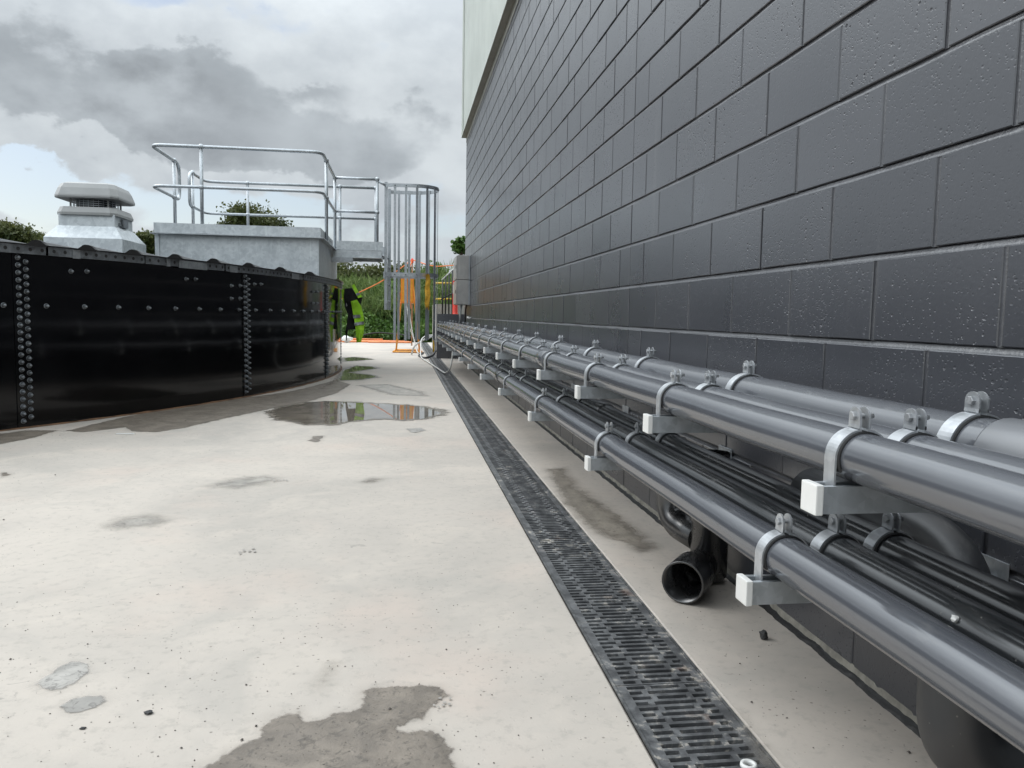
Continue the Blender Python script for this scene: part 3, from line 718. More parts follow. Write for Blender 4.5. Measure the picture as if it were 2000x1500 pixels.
CLAMP_M = {}
def clamp_mesh(r):
    if r in CLAMP_M: return CLAMP_M[r]
    th, w, lift = 0.0032, 0.030, 0.002; R = r+0.0035
    m = MB()
    for s in (-1, 1):
        prof = [(-R, -(r+lift)-.012), (-R, -0.35*r), (-R, 0)]
        for k in range(1, 13):
            a = math.pi-(math.pi/2-0.10)*k/12; prof.append((R*math.cos(a), R*math.sin(a)))
        prof.append((-0.0062, R+0.004)); prof.append((-0.0055, R+0.009))
        out = []
        for i, p in enumerate(prof):
            a = Vector(prof[max(i-1, 0)]); b = Vector(prof[min(i+1, len(prof)-1)]); d = (b-a).normalized(); nrm = Vector((-d.y, d.x)); out.append((p[0]+nrm.x*th, p[1]+nrm.y*th))
        vs = []
        for (a, b) in zip(prof, out):
            for y in (-w/2, w/2): vs += [(s*a[0], y, a[1]), (s*b[0], y, b[1])]
        fs = []
        for i in range(len(prof)-1):
            b = i*4; fs += [(b, b+2, b+6, b+4), (b+1, b+5, b+7, b+3), (b, b+4, b+5, b+1), (b+2, b+3, b+7, b+6)]
        e = (len(prof)-1)*4; fs += [(0, 1, 3, 2), (e, e+2, e+3, e+1)]
        if s > 0: fs = [tuple(reversed(f)) for f in fs]
        m.add(vs, fs)
        # ear: rounded plate across the pipe axis
        x0, x1 = s*0.0054, s*(0.0054+th); n = 10; pr = [(-w/2, R+.004), (w/2, R+.004)]
        for k in range(n+1):
            a = math.pi*k/n; pr.append((w/2*math.cos(a), R+0.020+w/2*math.sin(a)))
        k = len(pr); vs = [(x0, y, z) for y, z in pr]+[(x1, y, z) for y, z in pr]
        fs = [tuple(range(k)), tuple(reversed(range(k, 2*k)))]+[((i+1) % k, i, i+k, (i+1) % k+k) for i in range(k)]
        m.add(vs, fs)
    ca = m.mesh('clamp', 'clamp_steel')
    b = MB(); zc = R+0.021
    b.lathe([(0.0038, -0.012), (0.0038, 0.021)], (0, 0, zc), (1, 0, 0), 8, True, True, True)
    b.lathe([(0.0062, -0.0140), (0.0072, -0.0132), (0.0072, -0.0086)], (0, 0, zc), (1, 0, 0), 6, False, True, True)
    b.lathe([(0.0072, 0.0086), (0.0072, 0.0140), (0.0062, 0.0145)], (0, 0, zc), (1, 0, 0), 6, False, True, True)
    bo = b.mesh('bolt', 'bolt_steel')
    l = MB(); n = 28; vs = []; rr = r+0.0034
    for k in range(n+1):
        a = -0.5+(math.pi+1.0)*k/n
        for y in (-0.0185, 0.0185):
            for q in (r+.0004, rr): vs.append((q*math.cos(a), y, q*math.sin(a)))
    l.add(vs, [f for k in range(n) for f in ((k*4, k*4+4, k*4+5, k*4+1), (k*4+2, k*4+3, k*4+7, k*4+6), (k*4+1, k*4+5, k*4+7, k*4+3))], True)
    li = l.mesh('liner', 'rubber')
    CLAMP_M[r] = (ca, bo, li); return CLAMP_M[r]

def brackets():
    X0 = 0.605; s = 0.041; L = XW-X0+0.0
    # slotted channel: open side up, lips turned in
    def strut_mesh():
        m = MB(); t = 0.0026
        prof = [(-s/2, 0), (-s/2, -s), (s/2, -s), (s/2, 0), (s/2-.010, 0), (s/2-.010, -.007), (s/2-.010+t, -.007), (s/2-.010+t, -t), (s/2-t, -t), (s/2-t, -s+t), (-s/2+t, -s+t), (-s/2+t, -t), (-s/2+.010-t, -t), (-s/2+.010-t, -.007), (-s/2+.010, -.007), (-s/2+.010, 0)]
        n = len(prof); vs = [(0.004, y, z) for y, z in prof]+[(L, y, z) for y, z in prof]
        m.add(vs, [(i, i+n, (i+1) % n+n, (i+1) % n) for i in range(n)]); return m.mesh('strut', 'galvanised')
    sm = strut_mesh()
    c = MB(); e = 0.0022; c.cbox(-0.003, -s/2-e, -s-e, 0.0095, s/2+e, e*1.2, 0.0022); capm = c.mesh('end_cap', 'white_plastic')
    pl = MB(); pl.box(L-.006, -.05, -.075, L-.001, .05, .03); plm = pl.mesh('wall_plate', 'galvanised')
    for lv, y0, st, n, nm in (('u', 1.082, 0.800, 18, 'upper'), ('l', 1.297, 1.207, 12, 'lower')):
        for i in range(n):
            y = y0+i*st
            if lv == 'u' and i == 1: y += 0.0
            onto = 'galvanised %s rack pipe bracket with white end cap, %s' % (nm, ORD[i] if i == 0 else ORD[i]+' one from the camera')
            t = thing('pipe_bracket', onto, 'bracket', (X0, y, SZ[lv]), nm+' pipe brackets')
            t.rotation_euler.z = random.uniform(-.008, .008)
            so = obj('strut', sm, t); obj('end_cap', capm, so); obj('wall_plate', plm, so)
            for (x, r) in PX[lv]:
                ca, bo, li = clamp_mesh(r); co = obj('clamp', ca, t); co.location = (x-X0, 0.0, r+0.002)
                co.rotation_euler.z = random.uniform(-.05, .05)
                if y < 9:
                    b = obj('bolt', bo, co); b.rotation_euler.x = 0; obj('liner', li, co)
brackets()

# black drop fittings under the lower rack
def fittings():
    t = thing('drain_fitting', 'black plastic bend with an open socket end on the concrete under the pipes', 'pipe fitting', (0.86, 2.22, 0))
    L = Vector(t.location)
    def P(*a): return [Vector(p)-L for p in a]
    m = MB(); m.tube(arc_fillet(P((0.945, 2.64, 0.44), (0.945, 2.64, 0.145), (0.985, 2.44, 0.135)), 0.11, 14), 0.050, 28); m.build('bend', 'black_pvc', t)
    m = MB(); m.lathe([(0.050, -.035), (0.056, -.032), (0.056, .032), (0.050, .035)], Vector((0.945, 2.64, 0.285))-L, (0, 0, 1), 28); m.build('collar', 'black_pvc', t)
    m = MB(); m.lathe([(0.002, 0.004), (0.048, 0.008), (0.060, 0.025), (0.060, 0.20), (0.066, 0.205), (0.066, 0.27), (0.060, 0.275), (0.055, 0.43)], Vector((1.0, 2.405, 0))-L, (0, 0, 1), 32); m.build('tee', 'black_pvc', t)
    o = Vector((0.985, 2.40, 0.069))-L; e = Vector((0.838, 2.208, 0.067))-L; ax = (e-o).normalized(); ln = (e-o).length
    m = MB(); m.lathe([(0.050, 0.0), (0.050, ln-.155), (0.054, ln-.15), (0.0655, ln-.115), (0.0655, ln-.002), (0.0645, ln), (0.0590, ln), (0.0590, ln-.09), (0.0455, ln-.10), (0.0455, 0.02)], o, ax, 36); m.build('socket', 'black_pvc', t)
    o = o+ax*(ln-.150)
    m = MB()
    pts = [(0.0665*math.cos(a), 0.0665*math.sin(a)) for a in np.linspace(1.75, 2.25, 6)]
    u = Vector((0, 0, 1)).cross(ax).normalized(); w = ax.cross(u)
    vs = []
    for a in np.linspace(math.pi*0.62, math.pi*0.80, 6):
        for h in (0.028, 0.034): vs.append(o+ax*h+(u*math.cos(a)+w*math.sin(a))*0.0668)
    m.add(vs, [(2*i, 2*i+1, 2*i+3, 2*i+2) for i in range(5)]); m.build('sticker', 'white_plastic', t)
    t = thing('drop_pipe', 'dark grey plastic elbow dropping to the concrete in the bottom right corner', 'pipe fitting', (1.0, 1.24, 0))
    L = Vector(t.location)
    m = MB(); m.tube(arc_fillet(P((0.985, 1.75, 0.445), (0.985, 1.235, 0.445), (0.992, 1.235, 0.066), (1.20, 1.235, 0.066)), 0.13, 12), 0.062, 32, True); m.build('bend', 'dusty_pvc', t)
    for o, ax in (((0.989, 1.235, .27), (0, 0, 1)), ((0.985, 1.52, .445), (0, 1, 0))):
        m = MB(); m.lathe([(0.062, -.05), (0.068, -.047), (0.068, .047), (0.062, .05)], Vector(o)-L, ax, 32); m.build('collar', 'dusty_pvc', t)
fittings()

# small loose things on the slab
def stone(name, label, cat, p, r, mat, sq=0.7, seed=0):
    bm = bmesh.new(); bmesh.ops.create_icosphere(bm, subdivisions=2, radius=1)
    for v in bm.verts:
        k = 1+0.45*mnoise.noise(v.co*1.6+Vector((seed, 0, 0))); v.co = Vector((v.co.x*r[0]*k, v.co.y*r[1]*k, v.co.z*r[2]*k*sq))
    me = bpy.data.meshes.new(name); bm.to_mesh(me); bm.free(); me.materials.append(MAT[mat])
    lo = min(v.co.z for v in me.vertices)
    o = obj(name, me, None, (p[0], p[1], -lo-0.0005)); return tag(o, label, cat)
q = on_z(1491, 1248); stone('stone', 'small jagged black stone on the concrete beside the wall foot', 'stone', q, (0.012, 0.012, 0.014), 'pebble_dark', 0.9, 3)
q = on_z(290, 1394); stone('pebble', 'flat dark pebble on the open concrete at lower left', 'stone', q, (0.0095, 0.007, 0.004), 'pebble_dark', 0.8, 8)
q = on_z(162, 1424); stone('pebble', 'tiny grey pebble near the lower left corner of the concrete', 'stone', q, (0.006, 0.004, 0.003), 'pebble_dark', 0.8, 5)
px_, pr_ = PX['l'][1]; pz_ = SZ['l']+pr_+.002; d = ray(1866, 1213)      # where that line of sight meets the middle pipe of the lower rack
A_ = d.x**2+d.z**2; B_ = 2*(d.x*-px_+d.z*(CAMZ-pz_)); C_ = px_**2+(CAMZ-pz_)**2-pr_**2; t_ = (-B_-math.sqrt(max(B_*B_-4*A_*C_, 0)))/(2*A_)
o = stone('mortar_crumb', 'tiny white crumb of mortar sitting on the dark middle pipe of the lower rack', 'crumb', (d.x*t_, d.y*t_), (0.0055, 0.0055, 0.0065), 'white_plastic', 0.9, 2); o.location.z = CAMZ+d.z*t_+.003
w = MB(); w.lathe([(0.0095, 0), (0.0155, 0), (0.0165, 0.004), (0.0155, 0.009), (0.0095, 0.009), (0.0085, 0.004), (0.0095, 0)], on_z(1462, 1500)+Vector((0, 0, .001)), (0, 0, 1), 24)
tag(w.build('washer', 'white_plastic'), 'small white plastic ring lying on the drain grate at the bottom edge', 'ring')
t = MB(); c = on_z(245, 848); t.cbox(c.x-.06, c.y-.012, .001, c.x+.06, c.y+.012, .006, .002); tag(t.build('offcut', 'white_plastic'), 'white plastic strip lying on the concrete near the tank foot', 'offcut')

# ================================================================== tank
TC = Vector((-11.075, 11.65, 0)); TR = 10.14; STEP = 0.2405; A0 = -0.5930
def ring_pt(a, r, z): return (r*math.cos(a), r*math.sin(a), z)
def tank():
    root = thing('tank', 'low round black enamelled bolted steel tank with galvanised rim and ribbed roof', 'tank', TC)
    ZT = 1.245; nseam = int(round(2*math.pi/STEP))
    # panels, each lapping the next
    m = MB()
    for k in range(-4, 22):
        a0 = A0+k*STEP-0.006; a1 = A0+(k+1)*STEP+0.0035; m = MB(); n = 16; vs = []
        for i in range(n+1):
            a = a0+(a1-a0)*i/n; r = TR+0.006*(1-i/n)
            for rr, z in ((r, 0.0), (r, ZT), (r, ZT), (r-.02, ZT), (r-.02, 0.0)): vs.append(ring_pt(a, rr, z))
        fs = []
        for i in range(n):
            for q in (0, 2, 3): b = i*5+q; fs.append((b, b+5, b+6, b+1))
        m.add(vs, fs, True)
        m.add([vs[0], vs[1], vs[3], vs[4]], [(0, 1, 2, 3)]); m.add([vs[n*5], vs[n*5+1], vs[n*5+3], vs[n*5+4]], [(3, 2, 1, 0)])
        obj('panel', m.mesh('panel', 'black_enamel'), root)
    # inner skin for the unseen rest
    m = MB(); m.lathe([(TR-0.03, 0), (TR-.03, ZT)], (0, 0, 0), (0, 0, 1), 180); m.build('liner', 'black_enamel', root)
    # bolts
    b = MB(); b.lathe([(0.0185, 0), (0.0185, 0.004), (0.0150, 0.0045)], (0, 0, 0), (1, 0, 0), 12); b.lathe([(0.0128, 0.0045), (0.0128, 0.013)], (0, 0, 0), (1, 0, 0), 6, False)
    b.lathe([(0.0112, 0.013), (0.0106, 0.020), (0.0075, 0.027), (0.003, 0.0295), (0.0003, 0.030)], (0, 0, 0), (1, 0, 0), 10)
    bme = b.mesh('bolt', 'galvanised_dull')
    def bolt(a, z, r=TR+0.006):
        o = obj('bolt', bme, root); o.location = ring_pt(a, r, z); o.rotation_euler = (random.uniform(0, 1), random.uniform(-.05, .05), a)
    cnt = 0
    for k in range(0, 4):
        a = A0+k*STEP
        for i in range(23):
            bolt(a-0.0024, 0.052+i*0.0525)
            if i < 22: bolt(a+0.0030, 0.078+i*0.0525)
    for j in range(-2, 26):
        a = A0+0.017+j*STEP/8
        if abs((a-A0)/STEP-round((a-A0)/STEP)) * STEP < 0.012: continue
        bolt(a, 0.872)
    for px, py in ((137, 530), (168, 530), (362, 545), (380, 545), (450, 558), (467, 558), (450, 583), (467, 583), (495, 555), (508, 555), (610, 570), (618, 570), (610, 592), (618, 592)):
        d = ray(px, py); A = d.x*d.x+d.y*d.y; B = -2*(d.x*TC.x+d.y*TC.y); C = TC.x**2+TC.y**2-TR*TR; t = (-B-math.sqrt(max(0, B*B-4*A*C)))/(2*A)
        bolt(math.atan2(d.y*t-TC.y, d.x*t-TC.x), CAMZ+d.z*t)
    # rusty waterline at the foot
    m = MB(); n = 260; vs = []
    for i in range(n+1):
        a = -1.5+2.1*i/n; w = 0.006*mnoise.noise(Vector((a*60, 0, 0)))
        vs += [ring_pt(a, TR+0.008, 0.010+w), ring_pt(a, TR+.030+w*2, 0.0015)]
    m.add(vs, [(2*i, 2*i+1, 2*i+3, 2*i+2) for i in range(n)], True); m.build('foot_seal', 'rust_line', root)
    # galvanised rim: punched angle in lengths with cover plates
    dark = MB(); a = -1.05; i = 0
    while a < 0.35:
        la = random.choice([0.085, 0.10, 0.12]); m = MB(); n = 8; vs = []
        for j in range(n+1):
            t = a+(la-0.0015)*j/n; r0 = TR+0.030+(0.004 if i % 2 else 0)
            for (r, z) in ((r0-.03, ZT-.010), (r0, ZT-.010), (r0, ZT+0.052), (r0-.055, ZT+.053)): vs.append(ring_pt(t, r, z))
        m.add(vs, [(4*j+q, 4*j+4+q, 4*j+5+q, 4*j+1+q) for j in range(n) for q in range(3)]); m.build('rim_angle', 'galvanised_dull', root)
        nh = int(la*TR/0.085)
        for h in range(nh):
            t = a+la*(h+.5)/nh; c = Vector(ring_pt(t, r0+.0012, ZT+0.022)); dark.lathe([(0.0135, 0), (0.0001, 0.0006)], c, (math.cos(t), math.sin(t), 0), 10, False)
        a += la; i += 1
    stuff(dark.build('punched_hole', 'mesh_dark', root))
    for px in (143, 322, 450, 571):
        d = ray(px, 505); A = d.x*d.x+d.y*d.y; B = -2*(d.x*TC.x+d.y*TC.y); C = TC.x**2+TC.y**2-TR*TR; t = (-B-math.sqrt(B*B-4*A*C))/(2*A); aa = math.atan2(d.y*t-TC.y, d.x*t-TC.x)
        m = MB(); n = 4; vs = []; wd = {143: .006, 322: .004, 450: .012, 571: .022}[px]; wd = {371: .03}.get(px, wd)
        for j in range(n+1):
            u = aa-wd/2+wd*j/n
            for (r, z) in ((TR+.036, ZT-.016), (TR+.039, ZT-.016), (TR+.039, ZT+.048), (TR+.036, ZT+.048)): vs.append(ring_pt(u, r, z))
        m.add(vs, [(4*j+q, 4*j+4+q, 4*j+4+(q+1) % 4, 4*j+(q+1) % 4) for j in range(n) for q in range(4)]+[(0, 1, 2, 3), (4*n+3, 4*n+2, 4*n+1, 4*n)]); m.build('rim_plate', 'galvanised_rim', root)
    d = ray(371, 518); A = d.x*d.x+d.y*d.y; B = -2*(d.x*TC.x+d.y*TC.y); C = TC.x**2+TC.y**2-TR*TR; t = (-B-math.sqrt(B*B-4*A*C))/(2*A); aa = math.atan2(d.y*t-TC.y, d.x*t-TC.x)
    m = MB(); vs = []; n = 5
    for j in range(n+1):
        u = aa-.018+.036*j/n
        for (r, z) in ((TR+.036, ZT-.020), (TR+.040, ZT-.020), (TR+.040, ZT+.046), (TR+.036, ZT+.046)): vs.append(ring_pt(u, r, z))
    m.add(vs, [(4*j+q, 4*j+4+q, 4*j+4+(q+1) % 4, 4*j+(q+1) % 4) for j in range(n) for q in range(4)]+[(0, 1, 2, 3), (4*n+3, 4*n+2, 4*n+1, 4*n)]); m.build('rim_plate', 'galvanised_rim', root)
    # roof: ribbed sheets running away from the camera
    ZR = ZT+0.058; m = MB(); RO = TR+0.05; P0 = -1.093-TC.x; lines = []
    k = -48
    xs = []
    while True:
        xc = P0-0.2115*k
        for dx, dz in ((0.040, 0), (0.030, 0.008), (0.018, 0.025), (0.008, .030), (-0.008, 0.030), (-.018, .025), (-0.030, 0.008), (-0.040, 0)): xs.append((xc+dx, dz))
        k += 1
        if xc < -RO: break
    xs = [(x, dz) for x, dz in xs if -RO+.01 < x < RO-.01]; xs.sort()
    vs = []; nl = 5
    for x, dz in xs:
        h = math.sqrt(RO*RO-x*x)
        ylist = [-h, -h+min(.4, h*.3), 0, h-min(.4, h*.3), h]
        for y in ylist: vs.append((x, y, ZR+dz))
    m.add(vs, [(i*nl+j, i*nl+j+1, (i+1)*nl+j+1, (i+1)*nl+j) for i in range(len(xs)-1) for j in range(nl-1)]); roof = m.build('roof', 'roof_dark', root)
    # closure strip under the sheets
    m = MB(); m.lathe([(TR+.018, ZT+.045), (TR+.040, ZT+.060)], (0, 0, 0), (0, 0, 1), 220); m.build('closure_strip', 'rubber', roof)
    # dark roof-edge closures showing as humps above the rim
    for k in range(0, 14):
        x = P0-0.2115*k; y = -math.sqrt((TR+.045)**2-x*x)
        m = MB(); pr = [(-.040, -.002), (-.030, .009), (-.018, .026), (-.008, .031), (.008, .031), (.018, .026), (.030, .009), (.040, -.002)]
        vs = []
        for dx, dz in pr:
            yy = -math.sqrt(max(.01, (TR+.054)**2-(x+dx)**2)); vs += [(x+dx, yy-.004, ZR+dz+.003), (x+dx, yy+.05, ZR+dz+.003), (x+dx, yy-.004, ZR-.012)]
        m.add(vs, [f for i in range(len(pr)-1) for f in ((3*i, 3*i+3, 3*i+4, 3*i+1), (3*i, 3*i+2, 3*i+5, 3*i+3))]); m.build('rib_closure', 'rubber', roof)
tank()

# ================================================================== roof ventilator
def ventilator():
    # square curb and cone base, upper box, flared collar, mesh throat and low hood
    Y = 9.35; z0 = 1.30
    a = on_y(131, 363, Y); c0 = on_y(190, 470, Y+0.42)
    cx, cy = c0.x, Y+0.42
    t = thing('roof_ventilator', 'galvanised square roof ventilator with pale grey hood on the tank roof', 'ventilator', (cx, cy, z0)); 
    Zh = on_y(180, 363, cy).z-z0
    s = Zh/0.86
    def frus(m, lv, n=4, rr=0.0):
        rings = []
        for h, w in lv:
            if n == 4: rings.append([(-w, -w, h), (w, -w, h), (w, w, h), (-w, w, h)])
            else:
                q = w*0.80; rings.append([(-w, -q, h), (-q, -w, h), (q, -w, h), (w, -q, h), (w, q, h), (q, w, h), (-q, w, h), (-w, q, h)])
        k = len(rings[0]); vs = [p for r in rings for p in r]
        fs = [(i*k+j, i*k+(j+1) % k, (i+1)*k+(j+1) % k, (i+1)*k+j) for i in range(len(rings)-1) for j in range(k)]
        fs += [tuple(reversed(range(k))), tuple((len(rings)-1)*k+j for j in range(k))]
        m.add(vs, fs); return m
    hw = 0.41
    frus(MB(), [(-0.05, hw), (0.30*s, hw), (0.425*s, 0.305)]).build('base', 'galvanised_box', t)
    frus(MB(), [(0.415*s, 0.295), (0.545*s, 0.295)]).build('neck', 'galvanised_box', t)
    frus(MB(), [(0.535*s, 0.320), (0.56*s, 0.322), (0.615*s, 0.298)], 8).build('collar', 'vent_grey', t)
    m = MB(); m.lathe([(0.20, 0.60*s), (0.20, 0.73*s)], (0, 0, 0), (0, 0, 1), 24); m.build('throat', 'mesh_dark', t)
    g = MB()
    for k in range(28):
        an = k*2*math.pi/28; r = 0.235; g.tube([(r*math.cos(an), r*math.sin(an), .605*s), (r*math.cos(an), r*math.sin(an), .73*s)], 0.003, 4, False, False)
    for h in np.linspace(.62, .72, 6): g.lathe([(0.237, h*s-.003), (0.237, h*s+.003)], (0, 0, 0), (0, 0, 1), 28, False)
    stuff(g.build('bird_mesh', 'galvanised', t))
    frus(MB(), [(0.70*s, 0.335), (0.715*s, 0.340), (0.73*s, 0.338), (0.80*s, 0.312), (0.845*s, 0.285), (0.86*s, 0.250)], 8).build('hood', 'vent_grey', t)
    m = MB(); m.box(.2955, -.10, .44*s, .325, .06, .52*s); m.box(.2955, -.18, .445*s, .309, -.102, .475*s); m.build('isolator', 'galvanised_dull', t)
    for sx, sy in ((-1, -1), (1, -1), (1, 1), (-1, 1)):
        m = MB(); m.box(sx*.20-.008, sy*.20-.008, .60*s, sx*.20+.008, sy*.20+.008, .75*s); m.build('stay', 'vent_grey', t)
ventilator()

# ================================================================== access platform with guard rails
def platform():
    x0, x1, y0, y1 = -3.06, -1.055, 10.36, 13.20; zf = 1.81; zr, zm = 2.885, 2.39
    t = thing('access_platform', 'galvanised box platform with tubular guard rails standing on the tank roof', 'platform', (-2.06, 11.8, 1.30)); L = Vector(t.location)
    def bx(m, a, b, c, d, e, f): m.box(a-L.x, b-L.y, c-L.z, d-L.x, e-L.y, f-L.z); return m
    def P(*a): return [Vector(p)-L for p in a]
    bx(MB(), x0+.02, y0+.02, 1.29, x1-.02, y1-.02, zf-.012).build('box', 'galvanised_box', t)
    m = MB(); bx(m, x0-.04, y0-.05, zf-.012, x1+.05, y1+.04, zf); m.build('deck', 'galvanised', t)
    for nm, b in (('kick_plate', (x0, y0-.006, zf, x1, y0, zf+.125)), ('kick_plate', (x1+.001, y0-.006, zf, x1+.007, 12.16, zf+.125)), ('kick_plate', (x0, y1, zf, x1, y1+.006, zf+.125)),
                  ('kick_plate', (x0-.007, y0-.006, zf, x0-.001, 11.5, zf+.125)), ('corner_angle', (x0, y0+.005, 1.29, x0+.05, y0+.015, zf-.014))):
        bx(MB(), *b).build(nm, 'galvanised_box', t)
    # landing towards the ladder
    lx = -0.33; ly0, ly1 = 12.20, 13.10
    m = MB(); bx(m, x1+.052, ly0, zf-.008, lx, ly1, zf-.001); m.build('landing', 'galvanised', t)
    m = MB(); bx(m, x1+.01, ly0-.03, zf-.115, lx, ly0-.003, zf-.012); bx(m, x1+.01, ly0-.045, zf-.118, lx, ly0+.03, zf-.110); bx(m, x1+.01, ly1-.02, zf-.115, lx, ly1+.01, zf-.012); bx(m, lx-.008, ly0, zf-.115, lx+.002, ly1, zf-.012)
    m.build('landing_beam', 'galvanised_box', t)
    m = MB(); bx(m, x1-.02, ly0-.06, zf-.19, x1+.30, ly0+.04, zf-.119); m.build('landing_bracket', 'galvanised', t)
    bx(MB(), x1+.06, ly0-.008, zf+.002, lx+.02, ly0-.002, zf+.13).build('kick_plate', 'galvanised_box', t)
    bx(MB(), x1+.06, ly1+.002, zf+.002, lx+.02, ly1+.008, zf+.13).build('kick_plate', 'galvanised_box', t)
    R = 0.0225
    gl, gr_, gf, gb = -3.10, -1.03, 10.46, 13.14
    # rails: front loop with closed end, rear loop with closed end, landing rails
    top1 = arc_fillet(P((gl, 11.40, zm), (gl, 11.66, zm), (gl, 11.66, zr), (gl, 10.46-.06, zr), (gr_, gf-.06, zr), (gr_, 12.30, zr)), 0.17, 7)
    m = MB(); m.tube(top1, R, 12); m.build('top_rail', 'galvanised', t)
    m = MB(); m.tube(arc_fillet(P((gl, 11.40, zm), (gl, gf-.06, zm), (gr_, gf-.06, zm), (gr_, 12.30, zm)), 0.17, 7), R*.9, 12); m.build('mid_rail', 'galvanised', t)
    m = MB(); m.tube(arc_fillet(P((gl, 12.40, zm), (gl, 12.18, zm), (gl, 12.18, zr), (gl, gb, zr), (-0.43, gb, zr)), 0.17, 7), R, 12); m.build('top_rail', 'galvanised', t)
    m = MB(); m.tube(arc_fillet(P((gl, 12.40, zm), (gl, gb, zm), (-.43, gb, zm)), 0.17, 7), R*.9, 12); m.build('mid_rail', 'galvanised', t)
    for z in (zr, zm):
        m = MB(); m.tube(P((gr_, 12.28, z), (-0.40, 12.28, z)), R*.95, 12); m.build('landing_rail', 'galvanised', t)
    posts = [(-2.50, gf-.06, 1), (gr_, 10.95, 1), (gr_, 12.29, 1), (gr_+.01, gb-.01, 1), (-2.46, gb, 1), (gl, 11.42, 1), (gl, 12.36, 1), (-0.40, 12.28, 1), (-0.45, gb, 1)]
    for x, y, k in posts:
        m = MB(); m.tube(P((x, y, zf-.005), (x, y, zr)), R, 12); po = m.build('post', 'galvanised', t)
        for z in (zr, zm):
            b = MB(); b.lathe([(0.001, -.036), (0.018, -.032), (0.031, -.018), (0.0345, 0), (0.031, .018), (0.018, .032), (0.001, .036)], Vector((x, y, z))-L, (0, 0, 1), 12); b.build('ball_joint', 'galvanised', po)
        b = MB(); bx(b, x-.07, y-.05, zf, x+.07, y+.05, zf+.010); b.lathe([(.012, 0), (.012, .018)], Vector((x-.05, y-.03, zf+.010))-L, (0, 0, 1), 6, False, False, True); b.lathe([(.012, 0), (.012, .018)], Vector((x+.05, y-.03, zf+.010))-L, (0, 0, 1), 6, False, False, True); b.build('base_plate', 'galvanised', po)
    # chain hanging on the end loop
    m = MB()
    for k in range(16):
        z = zr-.05-k*.021; m.lathe([(.006, -.004), (.006, .004)], Vector((gl+.035, 11.60, z))-L, (0, 1, 0) if k % 2 else (1, 0, 0), 6, False)
    stuff(m.build('chain', 'galvanised', t))
platform()
m = MB(); b0 = on_y(372, 434, 11.6); b1 = on_y(410, 433, 11.9); m.cbox(b0.x, 11.6, 1.915, b1.x, 11.75, 1.985, .004); o = m.build('timber_block', 'timber'); tag(o, 'short reddish timber block lying on the platform deck behind the kick plate', 'timber')
o.location.z = -.10

